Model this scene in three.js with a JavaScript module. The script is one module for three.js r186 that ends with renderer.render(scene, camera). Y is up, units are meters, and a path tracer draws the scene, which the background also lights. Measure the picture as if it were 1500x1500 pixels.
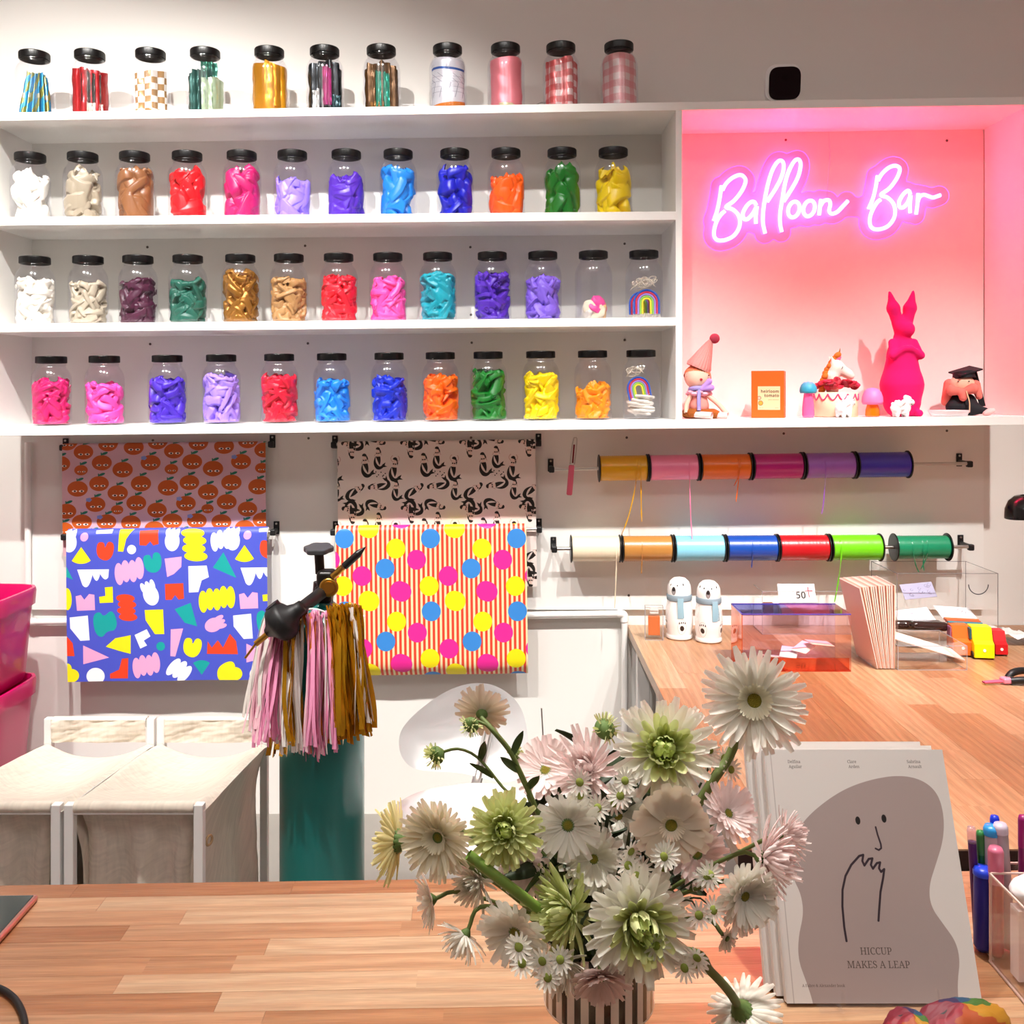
import * as THREE from 'three';
import { mergeGeometries, mergeVertices, toCreasedNormals } from 'three/addons/utils/BufferGeometryUtils.js';
import { RoundedBoxGeometry } from 'three/addons/geometries/RoundedBoxGeometry.js';
import { RectAreaLightUniformsLib } from 'three/addons/lights/RectAreaLightUniformsLib.js';
import { MarchingCubes } from 'three/addons/objects/MarchingCubes.js';

// ---------------------------------------------------------------- camera, lights, exposure
const FOC = 1387, HOR = 572, EYE = 1.65;
const scene = new THREE.Scene();
scene.background = new THREE.Color(0x000000);
const camera = new THREE.PerspectiveCamera(2 * Math.atan(750 / FOC) * 180 / Math.PI, 1, 0.05, 30);
camera.position.set(0, EYE, 0);
camera.setViewOffset(1500, 1500, 0, 750 - HOR, 1500, 1500);
const renderer = new THREE.WebGLRenderer({ antialias: true });
renderer.toneMapping = THREE.LinearToneMapping;
renderer.toneMappingExposure = 1.0;
renderer.shadowMap.enabled = true;
RectAreaLightUniformsLib.init();

const ZB = 3.67, ZF = 3.355, ZWALL = 3.69;          // back panel face, shelf fronts, wall behind the panel
const DESK_Y = 0.93, COUNTER_Y = 0.737, CEIL = 4.05;
const px = (u, v, Z) => new THREE.Vector3((u - 750) / FOC * Z, EYE + (HOR - v) / FOC * Z, -Z);   // a pixel at a known distance
const zOnPlane = (v, y) => FOC * (EYE - y) / (v - HOR);                                           // distance of a pixel that lies on a level top
const R3 = Math.PI / 180;

// track spotlights under the ceiling in front of the shelves, soft fill panels added out of view further back
const SPOTS = [   // x, target, power, half angle
  [-1.75, -1.8, 1.7, -ZB, 36, 34], [-0.85, -0.95, 1.5, -ZB, 31, 34], [0.05, -0.45, 1.3, -ZB, 17, 29], [0.95, 0.7, 0.5, -ZB, 32, 20], [1.85, 1.5, 0.5, -ZB, 32, 20],
  [-1.3, -0.95, 0.7, -2.5, 24, 24], [-0.45, -0.35, 0.93, -1.2, 21, 26], [0.5, 0.62, 0.93, -1.35, 24, 24], [1.4, 1.15, 0.74, -2.5, 42, 24]];
const SPOT_COLOR = new THREE.Color(1, 0.965, 0.92);
const spotHeads = [];
for (const [x, tx, ty, tz, power, half] of SPOTS) {
  const s = new THREE.SpotLight(SPOT_COLOR, power, 0, half * R3, 0.85, 2);
  s.position.set(x, 3.86, -1.5); s.target.position.set(tx, ty, tz);
  s.castShadow = true; s.shadow.radius = 1.6; s.shadow.mapSize.set(2048, 2048);
  scene.add(s, s.target); spotHeads.push([s.position.clone(), s.target.position.clone()]);
}
const FILL_PANELS = [[-1.3, 0.35], [0.2, 0.35], [1.7, 0.35]];
for (const [x, z] of FILL_PANELS) {
  const a = new THREE.RectAreaLight(new THREE.Color(1, 0.97, 0.93), 4.4, 0.9, 0.9);  // unseen fill light, added to brighten the foreground softly
  a.position.set(x, CEIL - 0.055, z); a.lookAt(x, 0, z); scene.add(a);
}

// ---------------------------------------------------------------- helpers
function rng(seed) { let s = (seed * 2654435761) >>> 0; return () => { s = (s + 0x6d2b79f5) | 0; let t = Math.imul(s ^ (s >>> 15), 1 | s); t = (t + Math.imul(t ^ (t >>> 7), 61 | t)) ^ t; return ((t ^ (t >>> 14)) >>> 0) / 4294967296; }; }
const taken = new Map();
function numbered(name) { const n = taken.get(name) ?? 0; taken.set(name, n + 1); return n ? name + '_' + String(n).padStart(3, '0') : name; }
function std(color, rough = 0.6, opt = {}) { return new THREE.MeshStandardMaterial({ color, roughness: rough, ...opt }); }
function phys(opt) { return new THREE.MeshPhysicalMaterial(opt); }
function mesh(name, geo, mat, parent) { const m = new THREE.Mesh(geo, mat); m.name = name; m.castShadow = m.receiveShadow = true; if (parent) parent.add(m); return m; }
function thing(name, label, category, pos = [0, 0, 0], group) {
  const g = new THREE.Group(); g.name = numbered(name); g.position.set(...(pos.isVector3 ? pos.toArray() : pos));
  g.userData = { label, category }; if (group) g.userData.group = group; scene.add(g); return g;
}
function solo(name, label, category, geo, mat, pos, group) {
  const m = mesh(numbered(name), geo, mat); m.userData = { label, category }; if (group) m.userData.group = group;
  if (pos) m.position.set(...(pos.isVector3 ? pos.toArray() : pos)); scene.add(m); return m;
}
function struct(name, geo, mat, pos) { const m = mesh(name, geo, mat); m.userData.kind = 'structure'; if (pos) m.position.set(...pos); scene.add(m); return m; }
function box(w, h, d, x = 0, y = 0, z = 0) { const g = new THREE.BoxGeometry(w, h, d); g.translate(x, y, z); return g; }
function rbox(w, h, d, r = 0.003, x = 0, y = 0, z = 0, seg = 2) { const g = new RoundedBoxGeometry(w, h, d, seg, Math.min(r, w / 2.01, h / 2.01, d / 2.01)); g.translate(x, y, z); return g; }
function cyl(r0, r1, h, seg = 24, x = 0, y = 0, z = 0) { const g = new THREE.CylinderGeometry(r0, r1, h, seg); g.translate(x, y, z); return g; }
function sph(r, x = 0, y = 0, z = 0, ws = 20, hs = 14) { const g = new THREE.SphereGeometry(r, ws, hs); g.translate(x, y, z); return g; }
function lathe(pts, seg = 40) { return new THREE.LatheGeometry(pts.map(([r, y]) => new THREE.Vector2(Math.max(r, 1e-5), y)), seg); }
function tube(pts, r, seg = 40, rad = 8, closed = false, tension = 0.5) {
  const c = new THREE.CatmullRomCurve3(pts.map((p) => p.isVector3 ? p : new THREE.Vector3(...p)), closed, 'catmullrom', tension);
  return new THREE.TubeGeometry(c, seg, r, rad, closed);
}
function rodGeo(a, b, r, seg = 14) {
  const d = b.clone().sub(a), g = new THREE.CylinderGeometry(r, r, d.length(), seg);
  g.applyQuaternion(new THREE.Quaternion().setFromUnitVectors(new THREE.Vector3(0, 1, 0), d.clone().normalize()));
  g.translate(...a.clone().add(b).multiplyScalar(0.5).toArray()); return g;
}
function join(list) {
  const a = list.map((g) => { const n = g.index ? g.toNonIndexed() : g.clone(); for (const k of Object.keys(n.attributes)) if (!['position', 'normal', 'uv'].includes(k)) n.deleteAttribute(k); return n; });
  return mergeGeometries(a);
}
function prism(pts, depth, bevel = 0, holes = []) {
  const s = new THREE.Shape(pts.map(([x, y]) => new THREE.Vector2(x, y)));
  for (const h of holes) s.holes.push(new THREE.Path(h.map(([x, y]) => new THREE.Vector2(x, y))));
  const g = new THREE.ExtrudeGeometry(s, { depth, bevelEnabled: bevel > 0, bevelSize: bevel, bevelThickness: bevel, bevelSegments: 2, curveSegments: 16 });
  return g;
}
function place(g, { p = [0, 0, 0], r = [0, 0, 0], s = [1, 1, 1] }) {
  const m = new THREE.Matrix4().compose(new THREE.Vector3(...p), new THREE.Quaternion().setFromEuler(new THREE.Euler(...r)), new THREE.Vector3(...(Array.isArray(s) ? s : [s, s, s])));
  g.applyMatrix4(m); return g;
}
// value noise
const hash2 = (x, y, s) => { let h = Math.imul(x, 374761393) + Math.imul(y, 668265263) + Math.imul(s, 1442695041); h = Math.imul(h ^ (h >>> 13), 1274126177); return ((h ^ (h >>> 16)) >>> 0) / 4294967296; };
function noise2(x, y, s = 1) {
  const ix = Math.floor(x), iy = Math.floor(y), fx = x - ix, fy = y - iy, u = fx * fx * (3 - 2 * fx), v = fy * fy * (3 - 2 * fy);
  return (hash2(ix, iy, s) * (1 - u) + hash2(ix + 1, iy, s) * u) * (1 - v) + (hash2(ix, iy + 1, s) * (1 - u) + hash2(ix + 1, iy + 1, s) * u) * v;
}
const fbm = (x, y, s = 1, o = 4) => { let a = 0, k = 0.5; for (let i = 0; i < o; i++) { a += k * noise2(x, y, s + i); x *= 2.03; y *= 2.03; k *= 0.5; } return a; };
function dataTex(n, m, f, srgb = true) {
  const d = new Uint8Array(n * m * 4);
  for (let j = 0; j < m; j++) for (let i = 0; i < n; i++) { const c = f(i / n, j / m), o = (j * n + i) * 4; for (let k = 0; k < 3; k++) d[o + k] = Math.max(0, Math.min(255, Math.round(255 * (c.length ? c[k] : c)))); d[o + 3] = 255; }
  const t = new THREE.DataTexture(d, n, m); t.wrapS = t.wrapT = THREE.RepeatWrapping; t.magFilter = THREE.LinearFilter; t.minFilter = THREE.LinearMipmapLinearFilter; t.generateMipmaps = true;
  if (srgb) t.colorSpace = THREE.SRGBColorSpace; t.needsUpdate = true; return t;
}
function canvasTex(w, h, draw) {
  const c = document.createElement('canvas'); c.width = w; c.height = h; const x = c.getContext('2d'); draw(x, w, h);
  const t = new THREE.CanvasTexture(c); t.colorSpace = THREE.SRGBColorSpace; t.magFilter = THREE.LinearFilter; t.anisotropy = 8; return t;
}
function uvScale(g, k) { const u = g.attributes.uv; for (let i = 0; i < u.count; i++) u.setXY(i, u.getX(i) * k, u.getY(i) * k); return g; }

// ---------------------------------------------------------------- shared materials
const M = {
  white: std(0xf1efec, 0.55), wall: null, shelf: null,
  black: std(0x0c0c0d, 0.38), blackSatin: std(0x101012, 0.5),
  steel: std(0xc9c4bf, 0.28, { metalness: 1 }), brass: std(0xc79a45, 0.3, { metalness: 1 }), gold: std(0xb9892c, 0.25, { metalness: 1 }),
  acrylic: phys({ color: 0xffffff, roughness: 0.02, transmission: 1, thickness: 0, ior: 1.49 }),
  jar: phys({ color: 0xf7f7fa, roughness: 0.15, transmission: 1, thickness: 0, ior: 1.5 }),
};
const plaster = dataTex(256, 256, (x, y) => { const n = 0.5 + 0.5 * (fbm(x * 24, y * 24, 5) - 0.5); return [n, n, n]; }, false);
M.wall = std(0xe9e6e1, 0.75, { bumpMap: plaster, bumpScale: 0.0006 });
M.shelf = std(0xf3f1ee, 0.45);
M.panel = std(0xeceae6, 0.6, { bumpMap: plaster, bumpScale: 0.0003 });
// ---------------------------------------------------------------- room shell
const XL = -2.75, XR = 3.1, ZBACK = 3.2;
const floorMat = std(0x9a9692, 0.6, { map: dataTex(256, 256, (x, y) => { const n = 0.86 + 0.14 * fbm(x * 30, y * 30, 9); return [n, n * 0.99, n * 0.97]; }) });
struct('floor', box(XR - XL + 0.4, 0.1, ZBACK + ZWALL + 0.4), floorMat, [(XL + XR) / 2, -0.05, (ZBACK - ZWALL) / 2]);
struct('ceiling', box(XR - XL + 0.4, 0.1, ZBACK + ZWALL + 0.4), M.white, [(XL + XR) / 2, CEIL + 0.05, (ZBACK - ZWALL) / 2]);
struct('wall_back', uvScale(box(XR - XL + 0.4, CEIL, 0.12), 3), M.wall, [(XL + XR) / 2, CEIL / 2, -ZWALL - 0.06]);
struct('wall_left', box(0.12, CEIL, ZBACK + ZWALL), M.wall, [XL - 0.06, CEIL / 2, (ZBACK - ZWALL) / 2]);
struct('wall_right', box(0.12, CEIL, ZBACK + ZWALL), M.wall, [XR + 0.06, CEIL / 2, (ZBACK - ZWALL) / 2]);
struct('wall_front', box(XR - XL + 0.4, CEIL, 0.12), std(0x77706a, 0.8), [(XL + XR) / 2, CEIL / 2, ZBACK + 0.06]);

// housings for the added fill panels, then the track with its spotlight heads
const fillGlow = std(0xffffff, 0.5, { emissive: new THREE.Color(1, 0.97, 0.93), emissiveIntensity: 1.5 });
for (const [x, z] of FILL_PANELS) {
  const t = thing('added_fill_panel', 'added square white fill panel under the ceiling, out of view', 'fill light', [x, CEIL, z], 'added fill panels');
  mesh('frame', box(1.0, 0.03, 1.0, 0, -0.015, 0), M.white, t); mesh('diffuser', box(0.9, 0.01, 0.9, 0, -0.036, 0), fillGlow, t);
}
{
  const tr = solo('light_track', 'long black ceiling track carrying the spotlights', 'light track', box(4.6, 0.03, 0.035), M.blackSatin, [0.05, CEIL - 0.015, -1.5]);
  spotHeads.forEach(([p, q]) => {
    const t = thing('track_spotlight', 'black cylindrical spotlight head on the ceiling track aimed at the shelves', 'spotlight', [p.x, p.y, p.z], 'track spotlights');
    const d = q.clone().sub(p).normalize(), qr = new THREE.Quaternion().setFromUnitVectors(new THREE.Vector3(0, -1, 0), d);
    const body = lathe([[0.0, 0.16], [0.04, 0.16], [0.045, 0.15], [0.045, 0.02], [0.042, 0.02], [0.04, 0.05], [0.0, 0.05]], 24); body.applyQuaternion(qr);
    mesh('housing', body, M.blackSatin, t);
    const face = new THREE.CylinderGeometry(0.036, 0.036, 0.004, 24); face.translate(0, 0.045, 0); face.applyQuaternion(qr);
    mesh('lens', face, std(0xffffff, 0.4, { emissive: SPOT_COLOR, emissiveIntensity: 60 }), t);
    mesh('stem', rodGeo(new THREE.Vector3(0, CEIL - 0.03 - p.y, 0), d.clone().multiplyScalar(-0.1), 0.008), M.blackSatin, t);
  });
}

// white back panel behind the shelves, screwed to the wall
const panelTop = px(750, 152, ZB).y, panelBot = px(480, 893, ZB).y, panelL = px(47, 0, ZB).x, panelR = px(1441, 0, ZB).x;
{
  const t = new THREE.Group(); t.name = 'wall_panel'; t.userData.kind = 'structure'; scene.add(t);
  mesh('board', uvScale(box(panelR - panelL, panelTop - panelBot, 0.019, (panelL + panelR) / 2, (panelTop + panelBot) / 2, -ZB - 0.0095), 4), M.panel, t);
  const screwMat = std(0x6a6460, 0.4, { metalness: 0.8 });
  const sg = lathe([[0, 0.0018], [0.003, 0.0016], [0.0048, 0.0006], [0.0048, -0.001]], 12); sg.rotateX(Math.PI / 2);
  for (const [u, v] of [[216, 362], [447, 360], [689, 362], [915, 357], [220, 504], [451, 503], [691, 502], [915, 498], [452, 642], [224, 645], [690, 641], [918, 641], [1148, 635], [1387, 631], [921, 872], [1151, 205], [1387, 206], [690, 461]]) {
    const p = px(u, v, ZB); const m = mesh('screw', sg, screwMat, t); m.position.set(p.x, p.y, -ZB + 0.0005);
  }
}
// white conduit down the left edge of the panel, along its foot and down to the counter
{
  const Zp = ZWALL - 0.03, a = px(41, 648, Zp), b = px(41, 911, Zp), c = px(915, 899, Zp), d = px(915, 1275, Zp);
  const t = thing('conduit_pipe', 'white painted conduit running around the foot of the panel', 'pipe');
  mesh('vertical_run', rodGeo(a, b.clone().setY(b.y + 0.02), 0.0125), M.white, t);
  mesh('horizontal_run', rodGeo(b.clone().setX(b.x + 0.02), c.clone().setX(c.x - 0.02), 0.0125), M.white, t);
  mesh('drop_run', rodGeo(c.clone().setY(c.y - 0.02), d, 0.0125), M.white, t);
  mesh('elbow', tube([b.clone().add(new THREE.Vector3(0, 0.03, 0)), b.clone().add(new THREE.Vector3(0.004, 0.004, 0)), b.clone().add(new THREE.Vector3(0.03, 0, 0))], 0.0155, 14, 12), M.white, t);
  mesh('elbow', tube([c.clone().add(new THREE.Vector3(-0.03, 0, 0)), c.clone().add(new THREE.Vector3(-0.004, -0.004, 0)), c.clone().add(new THREE.Vector3(0, -0.03, 0))], 0.0155, 14, 12), M.white, t);
}

// shelving: tilted a little, as the boards hang in the photograph (front top edge v = a + b u)
const SH = [[164.9, -0.0155, 12], [318, -0.0085, 12.5], [474.5, -0.0098, 12.3], [625.6, -0.0108, 13]];
const shelfY = (i, x) => { const u = 750 + x * FOC / ZF; return EYE + (HOR - (SH[i][0] + SH[i][1] * u)) / FOC * ZF; };
const shelfTilt = (i) => Math.atan(-SH[i][1]);
{
  const t = thing('shelving_unit', 'white wall shelving with four long boards and a square display niche', 'shelves');
  const xl = px(-19, 0, ZF).x, xd0 = px(990, 0, ZF).x, xd1 = px(999.5, 0, ZF).x, xr = px(1507, 0, ZF).x, D = ZB - ZF;
  for (let i = 0; i < 4; i++) {
    const x0 = xl - 0.03, x1 = i === 0 || i === 3 ? xr + 0.03 : xd0, th = SH[i][2] / FOC * ZF, cx = (x0 + x1) / 2;
    const g = rbox((x1 - x0) / Math.cos(shelfTilt(i)), th, D, 0.0012, 0, -th / 2, 0, 1); g.rotateZ(shelfTilt(i)); g.translate(cx, shelfY(i, cx), -(ZF + D / 2));
    mesh('shelf_board', g, M.shelf, t);
  }
  const upright = (x0, x1, i, j) => { const y1 = shelfY(i, (x0 + x1) / 2) - SH[i][2] / FOC * ZF, y0 = shelfY(j, (x0 + x1) / 2); return box(x1 - x0, y1 - y0 - 0.0004, D - 0.002, (x0 + x1) / 2, (y0 + y1) / 2, -(ZF + D / 2) - 0.001); };
  mesh('divider', upright(xd0, xd1, 0, 3), M.shelf, t);
  mesh('side_panel', upright(xl - 0.03, xl, 0, 3), M.shelf, t);
  mesh('side_panel', upright(xr, xr + 0.03, 0, 3), M.shelf, t);
}
// ---------------------------------------------------------------- jars and what they hold
const JR = 0.0685, JH = 0.253, JZ = ZF + 0.125;
const jarProfile = [[0, 0.004], [0.045, 0.003], [0.056, 0.0], [0.0635, 0.003], [0.0675, 0.011], [JR, 0.022], [JR, 0.165], [0.0672, 0.178], [0.0635, 0.191], [0.058, 0.202], [0.0525, 0.209], [0.0492, 0.214], [0.0485, 0.219], [0.0505, 0.2205], [0.0505, 0.2225], [0.0485, 0.224], [0.0485, 0.246]];
const jarGeo = lathe(jarProfile, 48);
const innerR = (y) => { for (let i = 1; i < jarProfile.length; i++) if (y <= jarProfile[i][1] && jarProfile[i][1] > jarProfile[i - 1][1]) { const [r0, y0] = jarProfile[i - 1], [r1, y1] = jarProfile[i]; return (r0 + (r1 - r0) * Math.max(0, (y - y0) / (y1 - y0))) - 0.0022; } return 0.046; };
const lidGeo = (() => {
  const N = 144, rows = [[0.0505, 0.2275, 0], [0.0535, 0.2285, 1], [0.0535, 0.2495, 1], [0.052, 0.2525, 0], [0.047, 0.253, 0], [0.0455, 0.2518, 0], [0.0001, 0.2518, 0]], pos = [], idx = [];
  for (const [r, y, k] of rows) for (let i = 0; i < N; i++) { const a = i / N * 2 * Math.PI, rr = r - (k && i % 2 ? 0.0011 : 0); pos.push(rr * Math.cos(a), y, rr * Math.sin(a)); }
  for (let j = 0; j < rows.length - 1; j++) for (let i = 0; i < N; i++) { const a = j * N + i, b = j * N + (i + 1) % N, c = a + N, d = b + N; idx.push(a, c, b, b, c, d); }
  const g = new THREE.BufferGeometry(); g.setAttribute('position', new THREE.Float32BufferAttribute(pos, 3)); g.setIndex(idx); g.computeVertexNormals(); return g;
})();
const lidMat = std(0x060607, 0.28);
const jarNames = ['top', 'second', 'third', 'lowest'];
const jarProto = new THREE.Group();
mesh('jar_body', jarGeo, M.jar, jarProto); mesh('lid', lidGeo, lidMat, jarProto);

// crumpled mass pressed against the wall of a jar: overlapping pillow-shaped folds with sharp valleys between them
function pileGeo({ seed, H, cells = 60, La = 0.03, Lb = 0.012, amp = 0.013, peak = 0.02, rings = 0, tops = null }) {
  const rnd = rng(seed), NU = 116, NS = 72, NC = 22, C = 2 * Math.PI * JR, cs = [];
  for (let i = 0; i < cells; i++) {
    const a = (rnd() - 0.5) * 2.2, k = 0.6 + rnd() * 0.9;
    cs.push([rnd() * C, (rnd() * 1.4 - 0.05) * H, Math.cos(a), Math.sin(a), La * k, Lb * (0.65 + rnd() * 0.9), rnd(), (rnd() - 0.5) * 0.85, (rnd() - 0.5) * 0.5, rnd() * 9]);
  }
  // every fold is a tilted, slightly bowed plate with soft edges; the outermost plate shows
  const fold = (x, y) => {
    let best = -9;
    for (const [cx, cy, ca, sa, la, lb, h, tq, tp, ph] of cs) {
      let dx = x - cx; if (dx > C / 2) dx -= C; else if (dx < -C / 2) dx += C; const dy = y - cy;
      if (Math.abs(dx) > la * 2.2 || Math.abs(dy) > la * 2.2) continue;
      const p = (dx * ca + dy * sa) / la, w = 0.22 * Math.sin(p * 2.6 + ph), q = (-dx * sa + dy * ca) / lb + w, ap = Math.max(0, Math.abs(p) - 0.75), aq = Math.max(0, Math.abs(q) - 0.7);
      const v = h + tq * q + tp * p - 0.16 * q * q - ap * ap * 5 - aq * aq * 7;
      if (v > best) best = v;
    }
    return Math.max(-1.1, Math.min(1.15, best));
  };
  const top = (th) => { let t = H + peak * (fbm(Math.cos(th) * 1.6 + 5, Math.sin(th) * 1.6 + 5, seed) - 0.5) * 1.6; if (tops) t += tops(th); return Math.min(t, 0.222); };
  const pos = [], idx = [];
  for (let j = 0; j <= NS + NC; j++) for (let i = 0; i < NU; i++) {
    const t0 = (i / NU * 2 - 1) * Math.PI, th = Math.PI / 2 + t0 * (0.58 + 0.42 * Math.abs(t0) / Math.PI), T = top(th); let y, r, s;
    if (j <= NS) { y = 0.005 + (T - 0.005) * j / NS; s = y; const d = amp * (1 - fold(th * JR, s)) * (j < 3 ? 0.35 : 1), lip = j > NS - 6 ? ((j - NS + 6) / 6) ** 2 * 0.01 : 0; r = innerR(y) - 0.0008 - Math.max(0, d) - lip; }
    else {
      const q = (j - NS) / NC, r0 = innerR(T) - 0.011; r = r0 * (1 - q); s = T + q * 0.045;
      const m = fbm(r * Math.cos(th) * 42 + 9, r * Math.sin(th) * 42 + 9, seed + 3) - 0.45;
      y = T * (1 - q) + (H + peak * m * 2.2) * q + amp * 1.1 * (fold(th * r + seed, s * 1.2) - 0.3) * (1 - q * 0.5); y = Math.min(y, 0.225); r = Math.min(r, innerR(Math.min(y, 0.22)) - 0.001);
    }
    pos.push(r * Math.cos(th), y, r * Math.sin(th));
  }
  for (let j = 0; j < NS + NC; j++) for (let i = 0; i < NU; i++) { const a = j * NU + i, b = j * NU + (i + 1) % NU, c = a + NU, d = b + NU; idx.push(a, c, b, b, c, d); }
  let g = new THREE.BufferGeometry(); g.setAttribute('position', new THREE.Float32BufferAttribute(pos, 3)); g.setIndex(idx); g.computeVertexNormals();
  if (rings) {       // rolled balloon mouths pressed against the wall
    const parts = [g.toNonIndexed()];
    for (let k = 0; k < rings; k++) {
      const a = Math.PI * (-0.9 + 1.8 * rnd()), y = 0.03 + rnd() * (H - 0.045), R = innerR(y) - 0.0035, t = new THREE.TorusGeometry(0.0068 + rnd() * 0.002, 0.0016, 6, 18);
      t.scale(1, 0.75 + rnd() * 0.3, 1); t.rotateZ(rnd() * 3); t.rotateX((rnd() - 0.5) * 0.7); t.translate(0, 0, R); t.rotateY(a); t.translate(0, y, 0); t.deleteAttribute('uv'); parts.push(t.toNonIndexed());
    }
    g = mergeGeometries(parts);
  }
  return g;
}
// a foil sheet folded into pleats and stood in the jar
function pleatGeo({ seed, r0 = 0.03, r1 = 0.058, pleats = 9, y0 = 0.006, y1 = 0.19, a0 = -Math.PI, a1 = Math.PI, cx = 0, cz = 0, lean = 0, flare = 0 }) {
  const rnd = rng(seed), NU = pleats * 8, NV = 26, pos = [], uv = [], idx = [], cut = Array.from({ length: 64 }, () => rnd());
  for (let j = 0; j <= NV; j++) for (let i = 0; i <= NU; i++) {
    const f = i / NU, th = a0 + (a1 - a0) * f, ph = f * pleats, tri = Math.abs((ph % 1) * 2 - 1), q = j / NV;
    const c0 = cut[Math.floor(ph) % 64], c1 = cut[(Math.floor(ph) + 1) % 64], cc = c0 + (c1 - c0) * (ph % 1);
    const y = y0 + (y1 - y0) * q * (0.86 + 0.14 * cc), taper = 1 - flare * q;
    let r = (r0 + (r1 - r0) * (0.25 + 0.75 * Math.pow(tri, 0.8))) * taper + 0.007 * (fbm(f * 9, q * 4, seed) - 0.5) + 0.0007 * Math.sin(q * 17 + cc * 22);
    let x = cx + r * Math.sin(th) + lean * q, z = cz + r * Math.cos(th); const m = Math.hypot(x, z), lim = innerR(Math.min(y, 0.22)) - 0.0018; if (m > lim) { x *= lim / m; z *= lim / m; }
    pos.push(x, Math.min(y, 0.224), z); uv.push(f * (a1 - a0) / 6.283, q);
  }
  for (let j = 0; j < NV; j++) for (let i = 0; i < NU; i++) { const a = j * (NU + 1) + i, b = a + 1, c = a + NU + 1, d = c + 1; idx.push(a, b, c, b, d, c); }
  const g = new THREE.BufferGeometry(); g.setAttribute('position', new THREE.Float32BufferAttribute(pos, 3)); g.setAttribute('uv', new THREE.Float32BufferAttribute(uv, 2)); g.setIndex(idx); g.computeVertexNormals(); return g;
}
const latex = (c, rough = 0.42) => std(c, rough);
const foil = (c, metal = 0.6, rough = 0.26, opt = {}) => std(c, rough, { metalness: metal, side: THREE.DoubleSide, ...opt });

function putJar(row, u, what) {
  const x0 = (u - 750) / FOC * JZ, y = shelfY(row, x0), ti = shelfTilt(row);
  const label = `clear jar with black lid holding ${what}, on the ${jarNames[row]} shelf`;
  const j = jarProto.clone(); j.name = numbered('storage_jar'); j.userData = { label, category: 'jar', group: 'balloon jars on the shelves' };
  j.position.set(x0, y + 0.0003, -JZ); j.rotation.set(0, u * 0.37, 0); j.rotation.z = 0; scene.add(j);
  j.quaternion.premultiply(new THREE.Quaternion().setFromAxisAngle(new THREE.Vector3(0, 0, 1), ti));
  return j;
}
function fillJar(jar, name, label, category, geo, mat, turn, group, stuff) {
  const m = solo(name, label, category, geo, mat, jar.position, group); m.position.y += 0.001; m.quaternion.setFromAxisAngle(new THREE.Vector3(0, 0, 1), Math.atan(0.011)); m.rotateY(turn);
  if (stuff) m.userData.kind = 'stuff'; return m;
}
const ROW2 = [[45, 0xf3f0e6, .185, 'white'], [122, 0xa69a84, .188, 'taupe grey'], [198, 0x855632, .185, 'caramel brown'], [275, 0xd20d18, .178, 'bright red'], [355, 0xb8145f, .19, 'deep magenta'], [429, 0x9078e6, .155, 'pale lavender'],
  [508, 0x4f22ad, .158, 'dark purple'], [584, 0x1583dc, .188, 'sky blue'], [667, 0x0b16b4, .19, 'royal blue'], [742, 0xff5f0a, .162, 'bright orange'], [824, 0x067016, .178, 'grass green'], [899, 0xf4d300, .175, 'lemon yellow']];
ROW2.forEach(([u, c, H, w], i) => {
  const j = putJar(1, u, `large ${w} balloons`);
  fillJar(j, 'balloon_pile', `large crumpled ${w} balloon sheets filling a jar on the second shelf`, 'balloons', pileGeo({ seed: 20 + i, H, cells: 46, La: 0.06, Lb: 0.021, amp: 0.018, peak: 0.05 }), latex(c, 0.36), -Math.atan2(j.position.x, JZ), 'balloon fillings', true);
});
const ROW3 = [[52, 0xefe9dc, .172, 'creamy white', 4], [130, 0xb3a892, .155, 'stone beige', 5], [203, 0x45142f, .165, 'dark plum', 6], [276, 0x1b5a49, .162, 'forest teal', 5], [353, 0x9c6a26, .192, 'metallic bronze', 6], [424, 0xad8351, .172, 'light tan', 4],
  [497, 0xd8142a, .172, 'cherry red', 4], [569, 0xff4fa8, .16, 'candy pink', 6], [642, 0x0f9fb0, .178, 'turquoise', 4], [722, 0x5324b4, .175, 'violet purple', 6], [796, 0x8463dd, .162, 'medium lavender', 5]];
ROW3.forEach(([u, c, H, w, rings], i) => {
  const j = putJar(2, u, `${w} balloons`), metal = i === 4;
  fillJar(j, 'balloon_pile', `small folded ${w} balloons piled in a jar on the third shelf`, 'balloons', pileGeo({ seed: 50 + i, H, cells: 150, La: 0.034, Lb: 0.0115, amp: 0.017, peak: 0.03, rings }), metal ? std(c, 0.34, { metalness: 0.55 }) : latex(c), -Math.atan2(j.position.x, JZ), 'balloon fillings', true);
});
const ROW4 = [[76, 0xdc2270, .165, 'raspberry pink', 5], [154, 0xff4fb0, .15, 'bubblegum pink', 3], [246, 0x4a29bd, .165, 'indigo', 5], [325, 0xa888ee, .178, 'lilac', 4], [410, 0xdc1836, .175, 'crimson', 4], [487, 0x1c8bf0, .158, 'azure', 4],
  [571, 0x1432cf, .162, 'cobalt blue', 6], [646, 0xff6a0c, .165, 'tangerine', 4], [716, 0x0c7a24, .185, 'emerald green', 4], [793, 0xffe100, .17, 'sunny yellow', 4], [869, 0xff9a0c, .125, 'apricot orange', 2]];
ROW4.forEach(([u, c, H, w, rings], i) => {
  const j = putJar(3, u, `${w} balloons`);
  fillJar(j, 'balloon_pile', `small folded ${w} balloons piled in a jar on the lowest shelf`, 'balloons', pileGeo({ seed: 90 + i, H, cells: 140, La: 0.036, Lb: 0.012, amp: 0.017, peak: i === 10 ? 0.06 : 0.035, rings }), latex(c), -Math.atan2(j.position.x, JZ), 'balloon fillings', true);
});
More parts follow.
